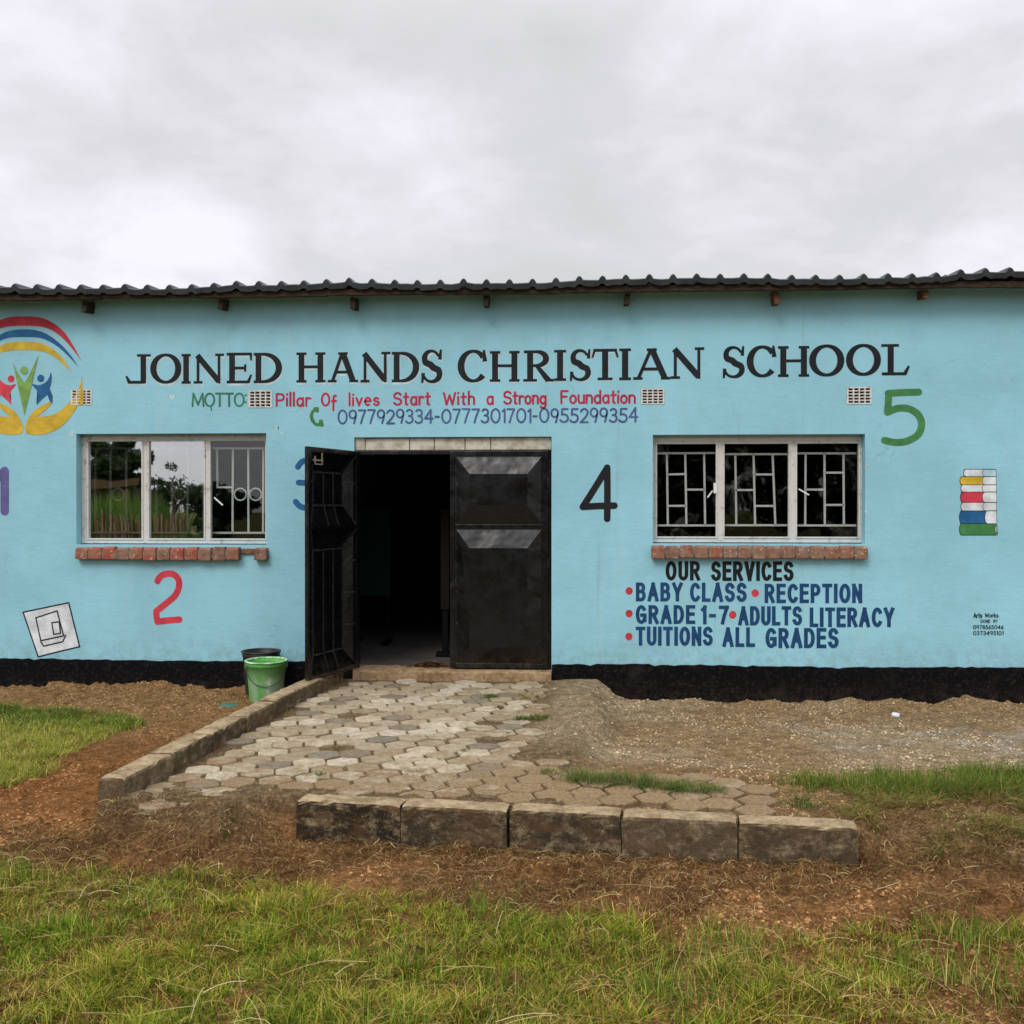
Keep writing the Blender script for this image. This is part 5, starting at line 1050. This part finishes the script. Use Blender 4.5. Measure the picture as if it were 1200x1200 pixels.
# ------------------------------------------------------------------ what the panes mirror: the garden behind the photographer
def gh1(x, y): return float(ground_h([x], [y], False)[0])
def tree(name, loc, H, crown, nl, leaf, pal, label, seed, trunk_h=.35, tr=.13):
    rnd = np.random.default_rng(seed); r2 = random.Random(seed); e_ = empty(name, loc, label, 'tree')
    m = MB(); lims = []
    top = Vector((r2.uniform(-.2, .2), r2.uniform(-.2, .2), H*.8)); m.tube([(0, 0, -.1), (r2.uniform(-.08, .08), .03, H*trunk_h*.6), (top.x*.5, top.y*.5, H*.5), top], [tr, tr*.8, tr*.5, tr*.15], 8)
    for k in range(9):
        a = r2.uniform(0, 6.28); z = H*r2.uniform(trunk_h, .7); L = crown*r2.uniform(.6, 1.0); b = Vector((math.cos(a)*L, math.sin(a)*L, z+r2.uniform(.1, .35)*H*.5)); s_ = Vector((top.x*.4, top.y*.4, z))
        m.tube([s_, s_.lerp(b, .5)+Vector((0, 0, .12)), b], [tr*.4, tr*.25, tr*.07], 6); lims += [b, s_.lerp(b, .6)]
    m.build('trunk', M['bark'], e_)
    cen = np.array([[*v] for v in lims]+[[top.x, top.y, H*.9], [top.x, top.y, H*.7]]); k = rnd.integers(0, len(cen), nl); sz_ = crown*rnd.uniform(.22, .46, len(cen))
    d = rnd.normal(0, 1, (nl, 3)); d /= np.linalg.norm(d, axis=1)[:, None]; rad = rnd.random(nl)**.45; P = cen[k]+d*(sz_[k]*rad)[:, None]*np.array([1.15, 1.15, .75])
    ax = rnd.normal(0, 1, (nl, 3)); ax /= np.linalg.norm(ax, axis=1)[:, None]; bx = np.cross(ax, rnd.normal(0, 1, (nl, 3))); bx /= np.linalg.norm(bx, axis=1)[:, None]; s1 = leaf*rnd.uniform(.6, 1.4, (nl, 1)); s2 = s1*.45
    V = np.stack([P-ax*s1, P+bx*s2, P+ax*s1, P-bx*s2], 1).reshape(-1, 3); Q = np.arange(nl*4).reshape(-1, 4)
    pl_ = np.array([S(*p) for p in pal]); C = pl_[rnd.integers(0, len(pl_), nl)]*rnd.uniform(.75, 1.25, (nl, 1)); np_mesh('crown', V, Q, M['leaf'], np.repeat(C, 4, 0), parent=e_)
    return e_
DK = [(44, 62, 34), (54, 74, 38), (38, 54, 30), (64, 82, 44)]
def refl(u, v, y): return onY(u, v, y)      # mirror point behind the wall; its source stands at -y
q = refl(205, 560, 15.5); tree('loose_tree', (q.x-.05, -15.5, gh1(q.x, -15.5)), 3.15, .62, 1300, .055, DK, 'loose dark tree behind the reed fence, mirrored in the middle pane', 3, .5, .09)
q = refl(247, 590, 16.5); tree('dense_tree', (q.x, -16.5, gh1(q.x, -16.5)), 2.55, 1.0, 9000, .07, DK, 'low dense dark tree right of the reed fence, mirrored in the left window', 4, .2, .14)
q = refl(120, 560, 22); tree('tall_tree', (q.x-.75, -23, gh1(q.x, -22)), 5.4, 1.25, 12000, .12, DK, 'tall dark tree behind the shed, mirrored in the left window', 5, .25, .2)
for k, (xx, yy, hh, cc) in enumerate(((1.2, -17, 5.6, 2.1), (3.6, -18, 6.4, 2.4), (6.2, -17, 5.9, 2.2), (8.8, -18.5, 6.6, 2.4), (-2.2, -17, 6.2, 2.1))):  # last tree is an unseen addition, placed so the black door mirrors something dark
    tree('garden_tree', (xx, yy, gh1(xx, yy)), hh, cc, 14000, .19, DK, ['dark tree behind the photographer, second from the left of the row', 'dark tree in the middle of the row behind the photographer', 'dark tree behind the photographer, second from the right of the row', 'rightmost dark tree of the row behind the photographer', 'leftmost and farthest dark tree of the row behind the photographer, added to darken the door reflection'][k], 20+k, .15, .2)['group'] = 'trees mirrored in the right window'
# reed fence: uprights of dry reeds, two rails
fx0, fx1, fy = refl(96, 600, 14.0).x, refl(207, 600, 14.0).x, -14.0
fe = empty('reed_fence', ((fx0+fx1)/2, fy, gh1(fx0, fy)), 'dry brown reed fence across the garden, mirrored in the left window', 'fence'); m = MB(); x = -(fx1-fx0)/2-1.0
while x < (fx1-fx0)/2+.1:
    hgt = 1.5+.3*random.random(); m.cur = random.choice([S(150, 122, 90), S(120, 96, 70), S(172, 146, 110), S(96, 76, 56)]); m.tube([(x, random.uniform(-.05, .05), -.1), (x+random.uniform(-.07, .07), random.uniform(-.05, .05), hgt)], [.02, .014], 5); x += random.uniform(.014, .032)
m.build('reed_panel', M['tint'], fe, col=True)
for z in (.5, 1.25): m = MB(); m.cur = S(90, 72, 54); m.tube([(-(fx1-fx0)/2-1, .05, z), ((fx1-fx0)/2+.1, .05, z+.04)], .025, 6); m.build('rail', M['tint'], fe, col=True)
# tall grass growing over the fence
gxs = np.concatenate([RNG.uniform(fx0-1.0, fx0+1.55, 2600), RNG.uniform(fx1-.5, fx1+1.0, 1500)]); gys = np.concatenate([RNG.uniform(-16.4, -15.5, 2600), RNG.uniform(-13.9, -13.2, 1500)]); n = len(gxs); hh = np.concatenate([RNG.uniform(1.5, 2.5, 2600), RNG.uniform(.7, 1.45, 1500)])
blades('tall_grass', gxs, gys, hh, RNG.uniform(.015, .035, n), RNG.uniform(.05, .4, n), pick(n, [(92, 128, 52), (112, 146, 64), (74, 108, 44), (132, 156, 84)], [3, 3, 2, 1]), 'tall green grass over the reed fence, mirrored in the left window')
# shed behind the tall grass
q = refl(134, 560, 19); sh = empty('shed', (q.x-.85, -19.6, gh1(q.x, -19)), 'low dark shed with a brown roof edge behind the tall grass', 'shed')
m = MB(); m.cur = S(70, 56, 46); m.box(-1.6, 1.6, -1.2, 1.2, -.1, 2.35); m.build('wall', M['tint'], sh, col=True)
m = MB(); m.cur = S(48, 40, 34); m.box(-1.8, 1.8, -1.4, 1.4, 2.52, 2.62); m.build('roof', M['tint'], sh, col=True)
m = MB(); m.cur = S(104, 84, 60); m.box(-1.82, 1.82, 1.402, 1.44, 2.40, 2.60); m.build('fascia', M['tint'], sh, col=True)
m = MB(); m.cur = S(120, 92, 66); m.box(1.2, 1.5, 1.202, 1.24, 1.0, 2.3); m.build('door', M['tint'], sh, col=True)
